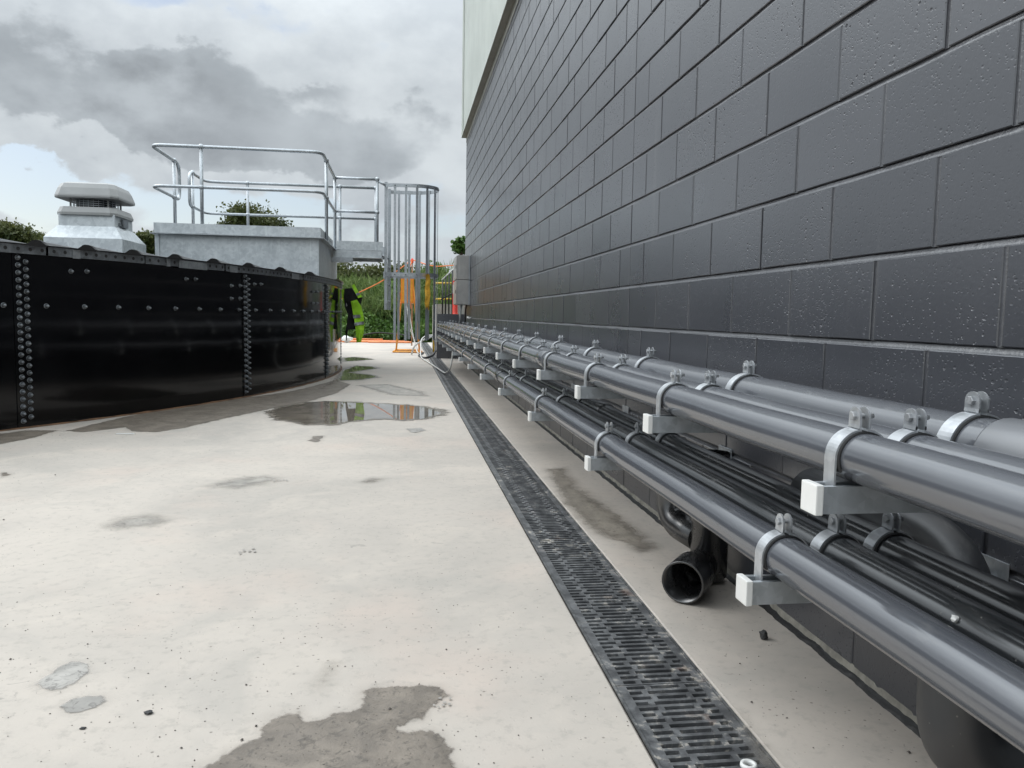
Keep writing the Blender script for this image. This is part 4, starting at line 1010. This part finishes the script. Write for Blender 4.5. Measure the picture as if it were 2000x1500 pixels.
# ================================================================== ladder with cage
def ladder():
    x0 = -0.245; ya, yb = 12.32, 12.86; zt = 2.86
    t = thing('caged_ladder', 'galvanised caged ladder hanging beside the tank landing', 'ladder', (x0, 12.6, 0.45)); L = Vector(t.location)
    def P(*a): return [Vector(p)-L for p in a]
    for y in (ya, yb):
        m = MB(); m.box(-.024, y-.008-L.y, 0.92-L.z, .024, y+.008-L.y, zt-L.z-(0.0 if y == ya else .02)); m.build('stile', 'galvanised', t)
    z = 1.05
    while z < 1.86:
        m = MB(); m.tube(P((x0, ya, z), (x0, yb, z)), .0125, 8); m.build('rung', 'galvanised', t); z += .27
    t.rotation_euler.z = -0.08
    # hoops
    cy = (ya+yb)/2; ry = (yb-ya)/2+0.085; xr = 0.54
    def hoop_pts(n=28):
        pts = [(x0, cy-ry+.03), (x0+.10, cy-ry)]
        cx = xr-0.40; rx = 0.40
        for k in range(n+1):
            a = -math.pi/2+math.pi*k/n; pts.append((cx+rx*math.cos(a), cy+ry*math.sin(a)))
        pts += [(x0+.10, cy+ry), (x0, cy+ry-.03)]; return pts
    HP = hoop_pts()
    for z, h in ((2.80, .055), (1.46, .060)):
        m = MB(); vs = []
        for i, p in enumerate(HP):
            a = Vector(HP[max(i-1, 0)]); b = Vector(HP[min(i+1, len(HP)-1)]); d = (b-a).normalized(); n = Vector((d.y, -d.x))*.005
            vs += [(p[0]-L.x, p[1]-L.y, z-h/2-L.z), (p[0]+n.x-L.x, p[1]+n.y-L.y, z-h/2-L.z), (p[0]+n.x-L.x, p[1]+n.y-L.y, z+h/2-L.z), (p[0]-L.x, p[1]-L.y, z+h/2-L.z)]
        m.add(vs, [(4*i+q, 4*i+4+q, 4*i+4+(q+1) % 4, 4*i+(q+1) % 4) for i in range(len(HP)-1) for q in range(4)]+[(0, 1, 2, 3), (len(vs)-1, len(vs)-2, len(vs)-3, len(vs)-4)]); m.build('hoop', 'galvanised', t)
    # vertical bars just inside the hoops
    S = [0]; 
    for a, b in zip(HP[:-1], HP[1:]): S.append(S[-1]+math.dist(a, b))
    def at(s):
        for i in range(len(S)-1):
            if s <= S[i+1]: u = (s-S[i])/(S[i+1]-S[i]); a = Vector(HP[i]); b = Vector(HP[i+1]); return a.lerp(b, u), (b-a).normalized()
    for k in range(11):
        p, d = at(S[-1]*(0.075+0.85*k/10)); n = Vector((d.y, -d.x)); q = p-n*.007; w = .019
        m = MB(); vs = []
        for zz in (0.45, 2.83):
            for (u, v) in ((-w, -.003), (w, -.003), (w, .003), (-w, .003)): vs.append((q.x+d.x*u+n.x*v-L.x, q.y+d.y*u+n.y*v-L.y, zz-L.z))
        m.add(vs, [(3, 2, 1, 0), (4, 5, 6, 7), (0, 1, 5, 4), (1, 2, 6, 5), (2, 3, 7, 6), (3, 0, 4, 7)]); bo = m.build('cage_bar', 'galvanised', t)
        for z in (2.80, 1.46):
            b = MB(); b.lathe([(.011, 0), (.011, .006), (.006, .010)], Vector((p.x, p.y, z))-L+Vector((n.x, n.y, 0))*.005, (n.x, n.y, 0), 6, False, False, True); b.build('bolt', 'galvanised_dull', bo)
    m = MB(); m.tube(P((-0.40, 12.28, 2.885), (-.31, 12.28, 2.83), (x0, 12.30, 2.80)), .018, 8); m.build('rail_link', 'galvanised', t)
    m = MB(); m.tube(P((-0.34, 12.36, 1.74), (x0-.01, 12.36, 1.74)), .02, 8); m.tube(P((-0.34, 12.82, 1.74), (x0-.01, 12.82, 1.74)), .02, 8); m.build('standoff', 'galvanised', t)
    for y in (ya, yb):
        m = MB(); m.box(-.012, y-.045-L.y, .92-L.z, .0085, y+.045-L.y, 1.02-L.z); m.box(-.035, y-.045-L.y, 1.40-L.z, -.009, y+.045-L.y, 1.50-L.z); m.build('foot_plate', 'galvanised', t)
ladder()

# ================================================================== hi-vis vest on the tank rim
def poly_cloth(m, pts, depth, thick, wob, seed):
    """solid cloth panel from an outline in the X-Z plane at its own depth"""
    bm = bmesh.new(); vs = [bm.verts.new((p.x, 0, p.z)) for p in pts]
    es = [bm.edges.new((vs[i], vs[(i+1) % len(vs)])) for i in range(len(vs))]
    bmesh.ops.triangle_fill(bm, use_beauty=True, edges=es, use_dissolve=False)
    bmesh.ops.subdivide_edges(bm, edges=bm.edges[:], cuts=3, use_grid_fill=True)
    bm.normal_update()
    vs0 = [v.co.copy() for v in bm.verts]; bm.verts.index_update()
    fs0 = [[v.index for v in f.verts] for f in bm.faces]; edges = [(e.verts[0].index, e.verts[1].index) for e in bm.edges if len(e.link_faces) == 1]; bm.free()
    def yo(c): return depth+wob*mnoise.noise(Vector((c.x*7, c.z*3.2, seed)))+wob*.4*mnoise.noise(Vector((c.x*19, c.z*9, seed)))
    n = len(vs0); V = [(c.x, yo(c), c.z) for c in vs0]+[(c.x, yo(c)+thick, c.z) for c in vs0]
    m.add(V, fs0+[[i+n for i in reversed(f)] for f in fs0]+[(a, b, b+n, a+n) for a, b in edges], False); return m
def vest():
    Y = 12.15; c5 = lambda L, y=Y: [on_y(640+x/5.77, 460+yy/5.77, y) for x, yy in L]
    t = thing('safety_vest', 'lime green and black high visibility vest with grey bands hanging on the tank rim', 'vest', (on_y(700, 560, Y).x, Y, 0.42)); L = Vector(t.location)
    def rel(pts): return [Vector((p.x-L.x, 0, p.z-L.z)) for p in pts]
    m = MB(); poly_cloth(m, rel(c5([(185, 600), (270, 590), (345, 700), (390, 700), (375, 760), (350, 790), (330, 730), (275, 745), (292, 900), (322, 1050), (300, 1060), (232, 1060), (216, 1130), (215, 1185), (205, 1185), (200, 1080), (228, 900), (190, 800), (180, 700)])), 0.02, .035, .04, 1); m.build('lining', 'vest_black', t)
    m = MB(); poly_cloth(m, rel(c5([(262, 742), (330, 722), (378, 800), (402, 900), (417, 1010), (402, 1110), (377, 1200), (325, 1207), (318, 1100), (310, 1000), (285, 880)])), -.02, .03, .05, 2); m.build('front_panel', 'vest_green', t)
    m = MB(); poly_cloth(m, rel(c5([(272, 565), (300, 546), (322, 590), (350, 640), (392, 688), (345, 706), (312, 650)])), -.02, .03, .03, 3); m.build('shoulder', 'vest_green', t)
    m = MB(); poly_cloth(m, rel(c5([(150, 610), (185, 600), (222, 640), (240, 700), (222, 790), (200, 805), (175, 760), (160, 700)])), .06, .02, .02, 4); m.build('back_panel', 'vest_green', t)
    for k, q in enumerate(([(283, 898), (365, 890), (372, 925), (290, 932)], [(300, 985), (408, 965), (412, 1000), (305, 1016)], [(318, 655), (352, 640), (368, 662), (332, 680)], [(210, 660), (238, 690), (225, 790), (205, 800)])):
        m = MB(); poly_cloth(m, rel(c5(q)), -.032 if k < 3 else .05, .012, .05 if k < 2 else .03, 2 if k < 2 else 3); m.build('reflective_band', 'vest_band', t)
vest()

def coat():
    Y = 12.20; c5 = lambda L: [on_y(640+x/5.77, 460+yy/5.77, Y) for x, yy in L]
    base = on_y(835, 605, Y); t = thing('yellow_jacket', 'crumpled yellow jacket hanging from the lower cage hoop of the ladder', 'jacket', (base.x, Y, base.z)); L = Vector(t.location)
    rel = lambda pts: [Vector((p.x-L.x, 0, p.z-L.z)) for p in pts]
    m = MB(); poly_cloth(m, rel(c5([(1108, 440), (1130, 432), (1150, 445), (1158, 520), (1150, 590), (1154, 660), (1146, 740), (1142, 845), (1130, 835), (1122, 800), (1108, 830), (1094, 760), (1100, 690), (1094, 600), (1104, 520)])), -.03, .06, .06, 6); m.build('body', 'yellow_cloth', t)
    m = MB(); poly_cloth(m, rel(c5([(1120, 640), (1152, 600), (1156, 680), (1146, 760), (1132, 840), (1124, 760)])), -.05, .03, .03, 8); m.build('sleeve', 'yellow_cloth', t)
coat()

# ================================================================== far end: power board stand, conduits, ropes, hose
def far_things():
    # orange site power board on a tubular stand
    t = thing('power_board_stand', 'orange site power board on a tubular orange frame behind the ladder cage', 'power board', (0.1, 17.9, 0)); L = Vector(t.location)
    P = lambda *a: [Vector(p)-L for p in a]
    xa, xb = -0.215, 0.415; yf, yk = 17.55, 18.5
    for nm, a, b in (('foot_bar', (xa, yf, .02), (xb, yf, .02)), ('foot_bar', (xa+.05, yk, .02), (xb-.05, yk, .02)), ('side_bar', (xa, yf, .02), (xa+.05, yk, .02)), ('side_bar', (xb, yf, .02), (xb-.05, yk, .02)),
                     ('leg', (xa+.06, 18.0, .02), (0.0, 18.0, 1.68)), ('leg', (xb-.04, 18.0, .02), (0.20, 18.0, 1.68)), ('cross_bar', (0.0, 18.0, 1.68), (.20, 18.0, 1.68))):
        m = MB(); m.tube(P(a, b), .02, 8); m.build(nm, 'orange_frame', t)
    m = MB(); m.cbox(-0.055-L.x, 17.80-L.y, 1.10, 0.235-L.x, 17.98-L.y, 1.66, .015); bd = m.build('board', 'orange_plastic', t)
    m = MB(); m.box(-.03-L.x, 17.79-L.y, 1.135, .02-L.x, 17.799-L.y, 1.63); m.box(.16-L.x, 17.79-L.y, 1.135, .21-L.x, 17.799-L.y, 1.63); m.build('door_strip', 'orange_frame', bd)
    # leads hanging below the board
    for k, (mt, lb) in enumerate((('white_hose', 'pale extension lead dangling from the orange power board to the ground'), ('orange_rope', 'orange extension lead coiled at the left of the power board'))):
        m = MB()
        if k == 0:
            m.tube(arc_fillet([(0.13, 17.86, 1.10), (0.16, 17.85, .7), (.24, 17.75, .3), (.30, 17.5, .03), (.34, 17.2, .015)], .3, 8), .012, 6)
            m.tube(arc_fillet([(0.08, 17.86, 1.10), (0.12, 17.83, .6), (.28, 17.80, .2), (.33, 17.6, .012)], .3, 8), .010, 6)
        else:
            pts = []
            for i in range(60):
                a = i/60*2*math.pi*4; pts.append((-0.09+.035*math.cos(a), 17.84+.02*math.sin(a*.5), 1.18+.17*math.sin(a)))
            m.tube(pts, .009, 6)
        tag(m.build('extension_lead', mt), lb, 'cable')
    # bundle of orange conduits lying across the slab end
    labs = ['longest orange conduit at the back of the bundle on the slab end', 'orange conduit second from the back of the bundle on the slab end', 'orange conduit in the middle of the bundle on the slab end', 'paler orange conduit near the front of the bundle on the slab end',
            'short orange conduit at the very front of the bundle on the slab end', 'orange conduit lying on top of the others in the bundle', 'slanting orange conduit at the right end of the bundle']
    spec = [(-2.7, 0.05, 24.02, .03, 0.0), (-2.6, -0.15, 23.86, .03, .01), (-2.5, -0.05, 23.68, .03, -.01), (-2.3, 0.18, 23.50, .03, .015), (-1.75, -0.35, 23.30, .03, -.02), (-2.4, -0.6, 23.77, .084, .0), (-1.0, 0.26, 23.18, .03, .05)]
    for lb, (a, b, y, z, sl) in zip(labs, spec):
        m = MB(); m.tube([(a, y-sl, z), ((a+b)/2, y, z+.004), (b, y+sl*2, z)], .028, 10); o = m.build('conduit', 'orange_conduit'); tag(o, lb, 'conduit', 'orange conduits on the slab end')
    m = MB(); m.tube(arc_fillet([(-1.6, 24.1, .05), (-.9, 24.15, .30), (.1, 24.1, .22), (.5, 23.8, .06)], 1.0, 10), .02, 8); tag(m.build('black_hose', 'cable_black'), 'black hose arching over the grass edge behind the orange conduits', 'hose')
    o = stone('sack', 'crumpled pale sack among the orange conduits at the slab end', 'sack', (-1.62, 23.05), (.16, .12, .10), 'white_plastic', .9, 4)
    # rope barrier: stakes and orange lines
    def stake(p, h, lb):
        t = thing('marker_stake', lb, 'stake', (p[0], p[1], 0.0)); m = MB(); m.tube([(0, 0, -.1), (0, 0, h)], .02, 6); m.build('shaft', 'timber', t); m = MB(); m.lathe([(.035, h-.10), (.035, h), (.01, h+.03)], (0, 0, 0), (0, 0, 1), 8); m.build('cap', 'red_plastic', t)
    stake((0.235, 21.5), 2.33, 'tall marker stake with red top behind the orange power board')
    for lb, pts in (('orange rope sloping up from the tank rim to the marker stake', [on_y(668, 583, 21.0), on_y(700, 572, 21.1), on_y(750, 548, 21.3), (0.235, 21.5, 2.32)]), ('orange rope running from the marker stake to the wall end', [(0.235, 21.5, 2.32), on_y(845, 521, 21), on_y(890, 518, 20)]),
                    ('slack orange rope hanging down from the marker stake', [(0.235, 21.48, 2.30), (.10, 21.3, 1.9), (.16, 21.0, 1.55), (.20, 20.9, 1.0)])):
        m = MB(); m.tube(arc_fillet(pts, .8, 6), .014, 6); tag(m.build('rope', 'orange_rope'), lb, 'rope', 'orange ropes')
    # white hose: out of the rack, over the drain and up through the cage
    m = MB(); m.tube(arc_fillet([(0.70, 11.0, .42), (0.66, 10.9, .10), (0.60, 11.2, .02), (0.50, 12.9, .02), (0.36, 15.0, .02), (0.34, 15.6, .05), (0.36, 16.0, .35), (0.45, 16.2, .42), (0.62, 16.1, .44)], .5, 8), .012, 8); tag(m.build('white_hose', 'white_hose'), 'white hose looping over the concrete past the far end of the drain', 'hose')
    m = MB(); m.tube(arc_fillet([(0.60, 15.9, .42), (.40, 16.0, .34), (.22, 16.3, .20), (.18, 16.6, .02)], .3, 8), .018, 8); tag(m.build('conduit_elbow', 'conduit_grey'), 'short pale grey conduit reaching left from the far pipe ends', 'conduit')
    m = MB(); m.tube(arc_fillet([(0.44, 17.3, .015), (.30, 16.0, .015), (.42, 15.2, .015), (.58, 15.4, .05), (.66, 15.7, .16), (.64, 16.0, .35)], .5, 8), .022, 8); tag(m.build('black_cable', 'cable_black'), 'black cable curling on the concrete at the far drain end', 'cable')
    # far pipe ends dip into the slab
    # low dark wall, steps, rail, bollard at the end of the building
    m = MB(); m.box(0.655, 15.42, -.2, 3.4, 15.62, 0.872); tag(m.build('low_wall', 'painted_block'), 'low dark grey wall closing off the far end of the pipe racks', 'wall')
    m = MB(); m.box(0.75, 18.2, -.2, 3.4, 20.4, 1.10); tag(m.build('concrete_landing', 'pale_concrete'), 'pale concrete landing behind the low dark wall', 'landing')
    t = thing('stair_railing', 'black baluster railing with pale sloping handrail beyond the wall end', 'railing', (0.84, 17.0, .86)); L = Vector(t.location)
    P = lambda *a: [Vector(p)-L for p in a]
    a = on_y(863, 547, 17.0); b = on_y(891, 520, 17.0)
    m = MB(); m.tube(P(a, b), .014, 8); m.build('handrail', 'white_plastic', t)
    c0 = on_y(861, 585, 17.0); c1 = on_y(889, 570, 17.0); m = MB(); m.tube(P(c0, c1), .016, 8); m.build('lower_rail', 'black_paint', t)
    for px in (864, 870, 876.5, 883):
        u = (px-863)/28; top = a.lerp(b, u); q = on_y(px, 612, 17.0); m = MB(); m.tube(P((q.x, 17.0, .60), (q.x, 17.0, top.z)), .016, 8); m.build('baluster', 'black_paint', t)
    t = thing('yellow_barrier', 'yellow two bar barrier beyond the stair railing', 'barrier', (.9, 19.4, 1.1)); L = Vector(t.location)
    for py in (553, 584): 
        p0 = on_y(846, py, 17.9); p1 = on_y(886, py, 17.9); m = MB(); m.tube([p0-L, p1-L], .020, 8); m.build('bar', 'yellow_paint', t)
    for px in (848, 885):
        p = on_y(px, 553, 17.9); m = MB(); m.tube([p-L, Vector((p.x, p.y, 0.0))-L], .022, 8); m.build('post', 'yellow_paint', t)
    # bollard
    p0 = on_y(887.5, 612, 15.52); t = thing('bollard', 'orange red plastic bollard with white band standing on the low wall', 'bollard', (p0.x, 15.52, .874))
    m = MB(); m.lathe([(.052, 0), (.040, .02), (.036, .40)], (0, 0, 0), (0, 0, 1), 14, True, True); m.build('base', 'red_plastic', t)
    m = MB(); m.lathe([(.0355, .40), (.0355, .57)], (0, 0, 0), (0, 0, 1), 14); m.build('band', 'white_plastic', t)
    m = MB(); m.lathe([(.036, .57), (.036, .64), (.030, .66), (.030, .72), (.022, .745), (.001, .75)], (0, 0, 0), (0, 0, 1), 14); m.build('top', 'red_plastic', t)
    m = MB(); m.lathe([(.058, 0), (.045, .025), (.038, .30), (.02, .40), (.001, .41)], (1.02, 15.50, .874), (0, 0, 1), 14); tag(m.build('marker_cone', 'red_plastic'), 'short red plastic marker on the low wall under the steel cabinets', 'marker')
    # stainless switch cabinets at the end of the wall
    for nm, z0, z1, lb in (('a', 1.437, 1.838, 'upper stainless steel switch cabinet at the far end of the block wall'), ('b', 1.030, 1.433, 'lower stainless steel switch cabinet at the far end of the block wall')):
        t = thing('switch_cabinet', lb, 'cabinet', (0.98, 13.2, z0)); L = Vector(t.location)
        m = MB(); m.cbox(0.876-L.x, 12.95-L.y, 0, 1.062-L.x, 13.75-L.y, z1-z0-.004, .004); m.build('case', 'stainless', t)
        m = MB(); m.cbox(0.860-L.x, 12.97-L.y, .01, 0.874-L.x, 13.73-L.y, z1-z0-.014, .003); dr = m.build('door', 'stainless', t)
        m = MB(); m.box(0.852-L.x, 13.02-L.y, .18, .859-L.x, 13.05-L.y, .24); m.build('latch', 'black_paint', dr)
        m = MB(); m.box(1.063-L.x, 12.945-L.y, .0, 1.084-L.x, 13.76-L.y, z1-z0-.006); m.build('back_frame', 'galvanised', t)
    for k, (x, mt, lb) in enumerate(((0.935, 'conduit_grey', 'pale grey conduit rising from the pipes to the steel cabinets'), (1.02, 'cable_black', 'black cable hanging below the steel cabinets'))):
        m = MB(); m.tube(arc_fillet([(x+.02, 13.05, 1.028), (x, 13.03, .92), (x, 13.03, .74)], .1, 5), .018 if k == 0 else .012, 8); tag(m.build('conduit' if k == 0 else 'cable', mt), lb, 'conduit' if k == 0 else 'cable')
    m = MB(); m.lathe([(.012, 0), (.014, .03), (.02, .032), (.02, .06), (.01, .065)], (1.088, 12.75, .815), (-1, 0, 0), 10, True); m.tube([(1.05, 12.75, .815), (1.05, 12.60, .805)], .012, 8); tag(m.build('tap', 'white_plastic'), 'small pale hose tap on the wall below the steel cabinets', 'tap')
far_things()

# ================================================================== vegetation
def leaf_mesh(name, C, size, aspect, mat, tone, upright=0.0, parent=None):
    n = len(C); C = np.asarray(C, float)
    d = rng.normal(size=(n, 3)); d[:, 2] += upright*np.sign(rng.random(n))*1.5; d /= np.linalg.norm(d, axis=1)[:, None]
    e = rng.normal(size=(n, 3)); e -= (e*d).sum(1)[:, None]*d; e /= np.linalg.norm(e, axis=1)[:, None]
    s = (size*rng.uniform(.6, 1.4, n))[:, None]
    f = np.cross(d, e)
    v = np.stack([C-d*s*.5, C+e*s*aspect*.5+f*s*.08, C+d*s*.5, C-e*s*aspect*.5+f*s*.08], 1).reshape(-1, 3)
    me = bpy.data.meshes.new(name); me.vertices.add(4*n); me.vertices.foreach_set('co', v.ravel())
    me.loops.add(4*n); me.loops.foreach_set('vertex_index', np.arange(4*n, dtype=np.int32))
    me.polygons.add(n); me.polygons.foreach_set('loop_start', np.arange(0, 4*n, 4, dtype=np.int32)); me.polygons.foreach_set('loop_total', np.full(n, 4, np.int32))
    me.update(calc_edges=True); at = me.attributes.new('tone', 'FLOAT', 'POINT'); at.data.foreach_set('value', np.repeat(np.clip(tone, 0, 1), 4).astype(np.float32)); me.materials.append(MAT[mat])
    return obj(name, me, parent)
def hill(x, y):
    t = np.clip((y-24.6)/4.5, 0, 1); t = t*t*(3-2*t)
    return -0.16+1.55*t+0.25*np.sin(x*0.7+y*0.4)*t+0.15*np.sin(x*0.21)*t
def nz(x, y, s): return np.array([mnoise.noise(Vector((a*.9, b*.9, s)))+.6*mnoise.noise(Vector((a*2.6, b*2.6, s+4))) for a, b in zip(x, y)])
def undergrowth():
    n = 44000; x = np.where(rng.random(n) < .72, rng.uniform(-4.5, 3.6, n), rng.uniform(-20, 9, n)); y = 24.35+rng.random(n)**1.3*6.0
    k = nz(x, y, 2.0); hgt = .30+.42*np.clip(k+.35, 0, 1.2)+.25*np.clip((y-26)/3, 0, 1)
    z = hill(x, y)+hgt*np.sqrt(rng.random(n))
    tone = .45+.35*k+.25*rng.normal(size=n)*.6
    stuff(leaf_mesh('undergrowth', np.c_[x, y, z], .115, .75, 'leaf_green', tone))
    n = 15000; x = np.where(rng.random(n) < .75, rng.uniform(-4.2, 3.4, n), rng.uniform(-20, 9, n)); y = 26.2+rng.random(n)*4.0
    k = nz(x, y, 9.0); z = hill(x, y)+.40+.75*rng.random(n)*np.clip(.7+k*.6, .2, 1.3)
    stuff(leaf_mesh('tall_grass', np.c_[x, y, z], .42, .055, 'leaf_grass', .45+.3*rng.normal(size=n), 1.2))
undergrowth()
def tree(label, base, h, crown, leaf, mat, nclump, nleaf, seed, group='trees beyond the tank'):
    r = np.random.default_rng(seed); t = thing('tree', label, 'tree', base, group); rr = random.Random(seed)
    cx, cz, rx, rz = crown                      # crown centre offset, height, radii
    m = MB(); m.tube([(0, 0, -.3), (cx*.3, 0, h*.35), (cx*.8, .05, cz)], [h*.028, h*.020, h*.010], 8)
    cl = []
    for k in range(nclump):
        v = r.normal(size=3); v /= np.linalg.norm(v); q = r.random()**.4
        p = np.array([cx, 0, cz])+v*q*np.array([rx, rx*.9, rz])*r.uniform(.8, 1.08); cl.append(p)
        if k % 3 == 0: m.tube([(cx*.4, 0, h*.42), tuple((np.array([cx*.6, 0, cz*.8])+p)/2), tuple(p)], [h*.011, h*.007, h*.003], 5)
    m.build('trunk', 'bark', t)
    C = []; tone = []
    for p in cl:
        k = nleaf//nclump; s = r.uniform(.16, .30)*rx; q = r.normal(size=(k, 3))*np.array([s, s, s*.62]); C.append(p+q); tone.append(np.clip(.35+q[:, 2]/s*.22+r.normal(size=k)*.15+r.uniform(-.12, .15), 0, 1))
    global rng; o = rng; rng = r
    leaf_mesh('crown', np.concatenate(C), leaf, .6, mat, np.concatenate(tone), 0, t); rng = o
def px_tree(label, px, top, Y, wpx, seed, mat='leaf_olive', nclump=26, nleaf=3600, leaf=.26, hfrac=.55):
    p = on_y(px, top, Y); rx = wpx/2/F_PX*Y*1.0; H = p.z; rz = rx*hfrac
    gz = float(hill(np.array([p.x]), np.array([min(Y, 40)]))[0])
    tree(label, (p.x, Y, gz-.05), H-gz, (0, H-gz-rz, rx, rz), leaf, mat, nclump, nleaf, seed)
px_tree('rounded olive green tree seen through the platform guard rails', 494, 403, 45, 112, 3, nclump=60, nleaf=15000, leaf=.17, hfrac=.70)
px_tree('olive tree top behind the tank roof at the left edge', 22, 440, 46, 76, 4, nclump=34, nleaf=7000, leaf=.17)
px_tree('small pale olive tree top between the left edge and the ventilator', 72, 452, 52, 50, 5, nclump=22, nleaf=3600, leaf=.17)
px_tree('olive tree top between the ventilator and the platform box', 286, 455, 44, 62, 6, nclump=24, nleaf=4500, leaf=.17)
px_tree('dark broad tree below the ladder landing behind the bank', 695, 508, 36, 120, 7, 'leaf_olive', 34, 6500, .17, .7)
px_tree('dark bushy tree behind the power board stand', 770, 516, 37, 90, 8, 'leaf_olive', 26, 4200, .17, .7)
px_tree('green bushy tree behind the ladder cage at the right', 850, 517, 34, 80, 9, 'leaf_green', 26, 4200, .16, .7)
px_tree('slender leafy tree beside the far corner of the block wall', 903, 452, 22, 30, 10, 'leaf_green', 16, 900, .11, 1.6)
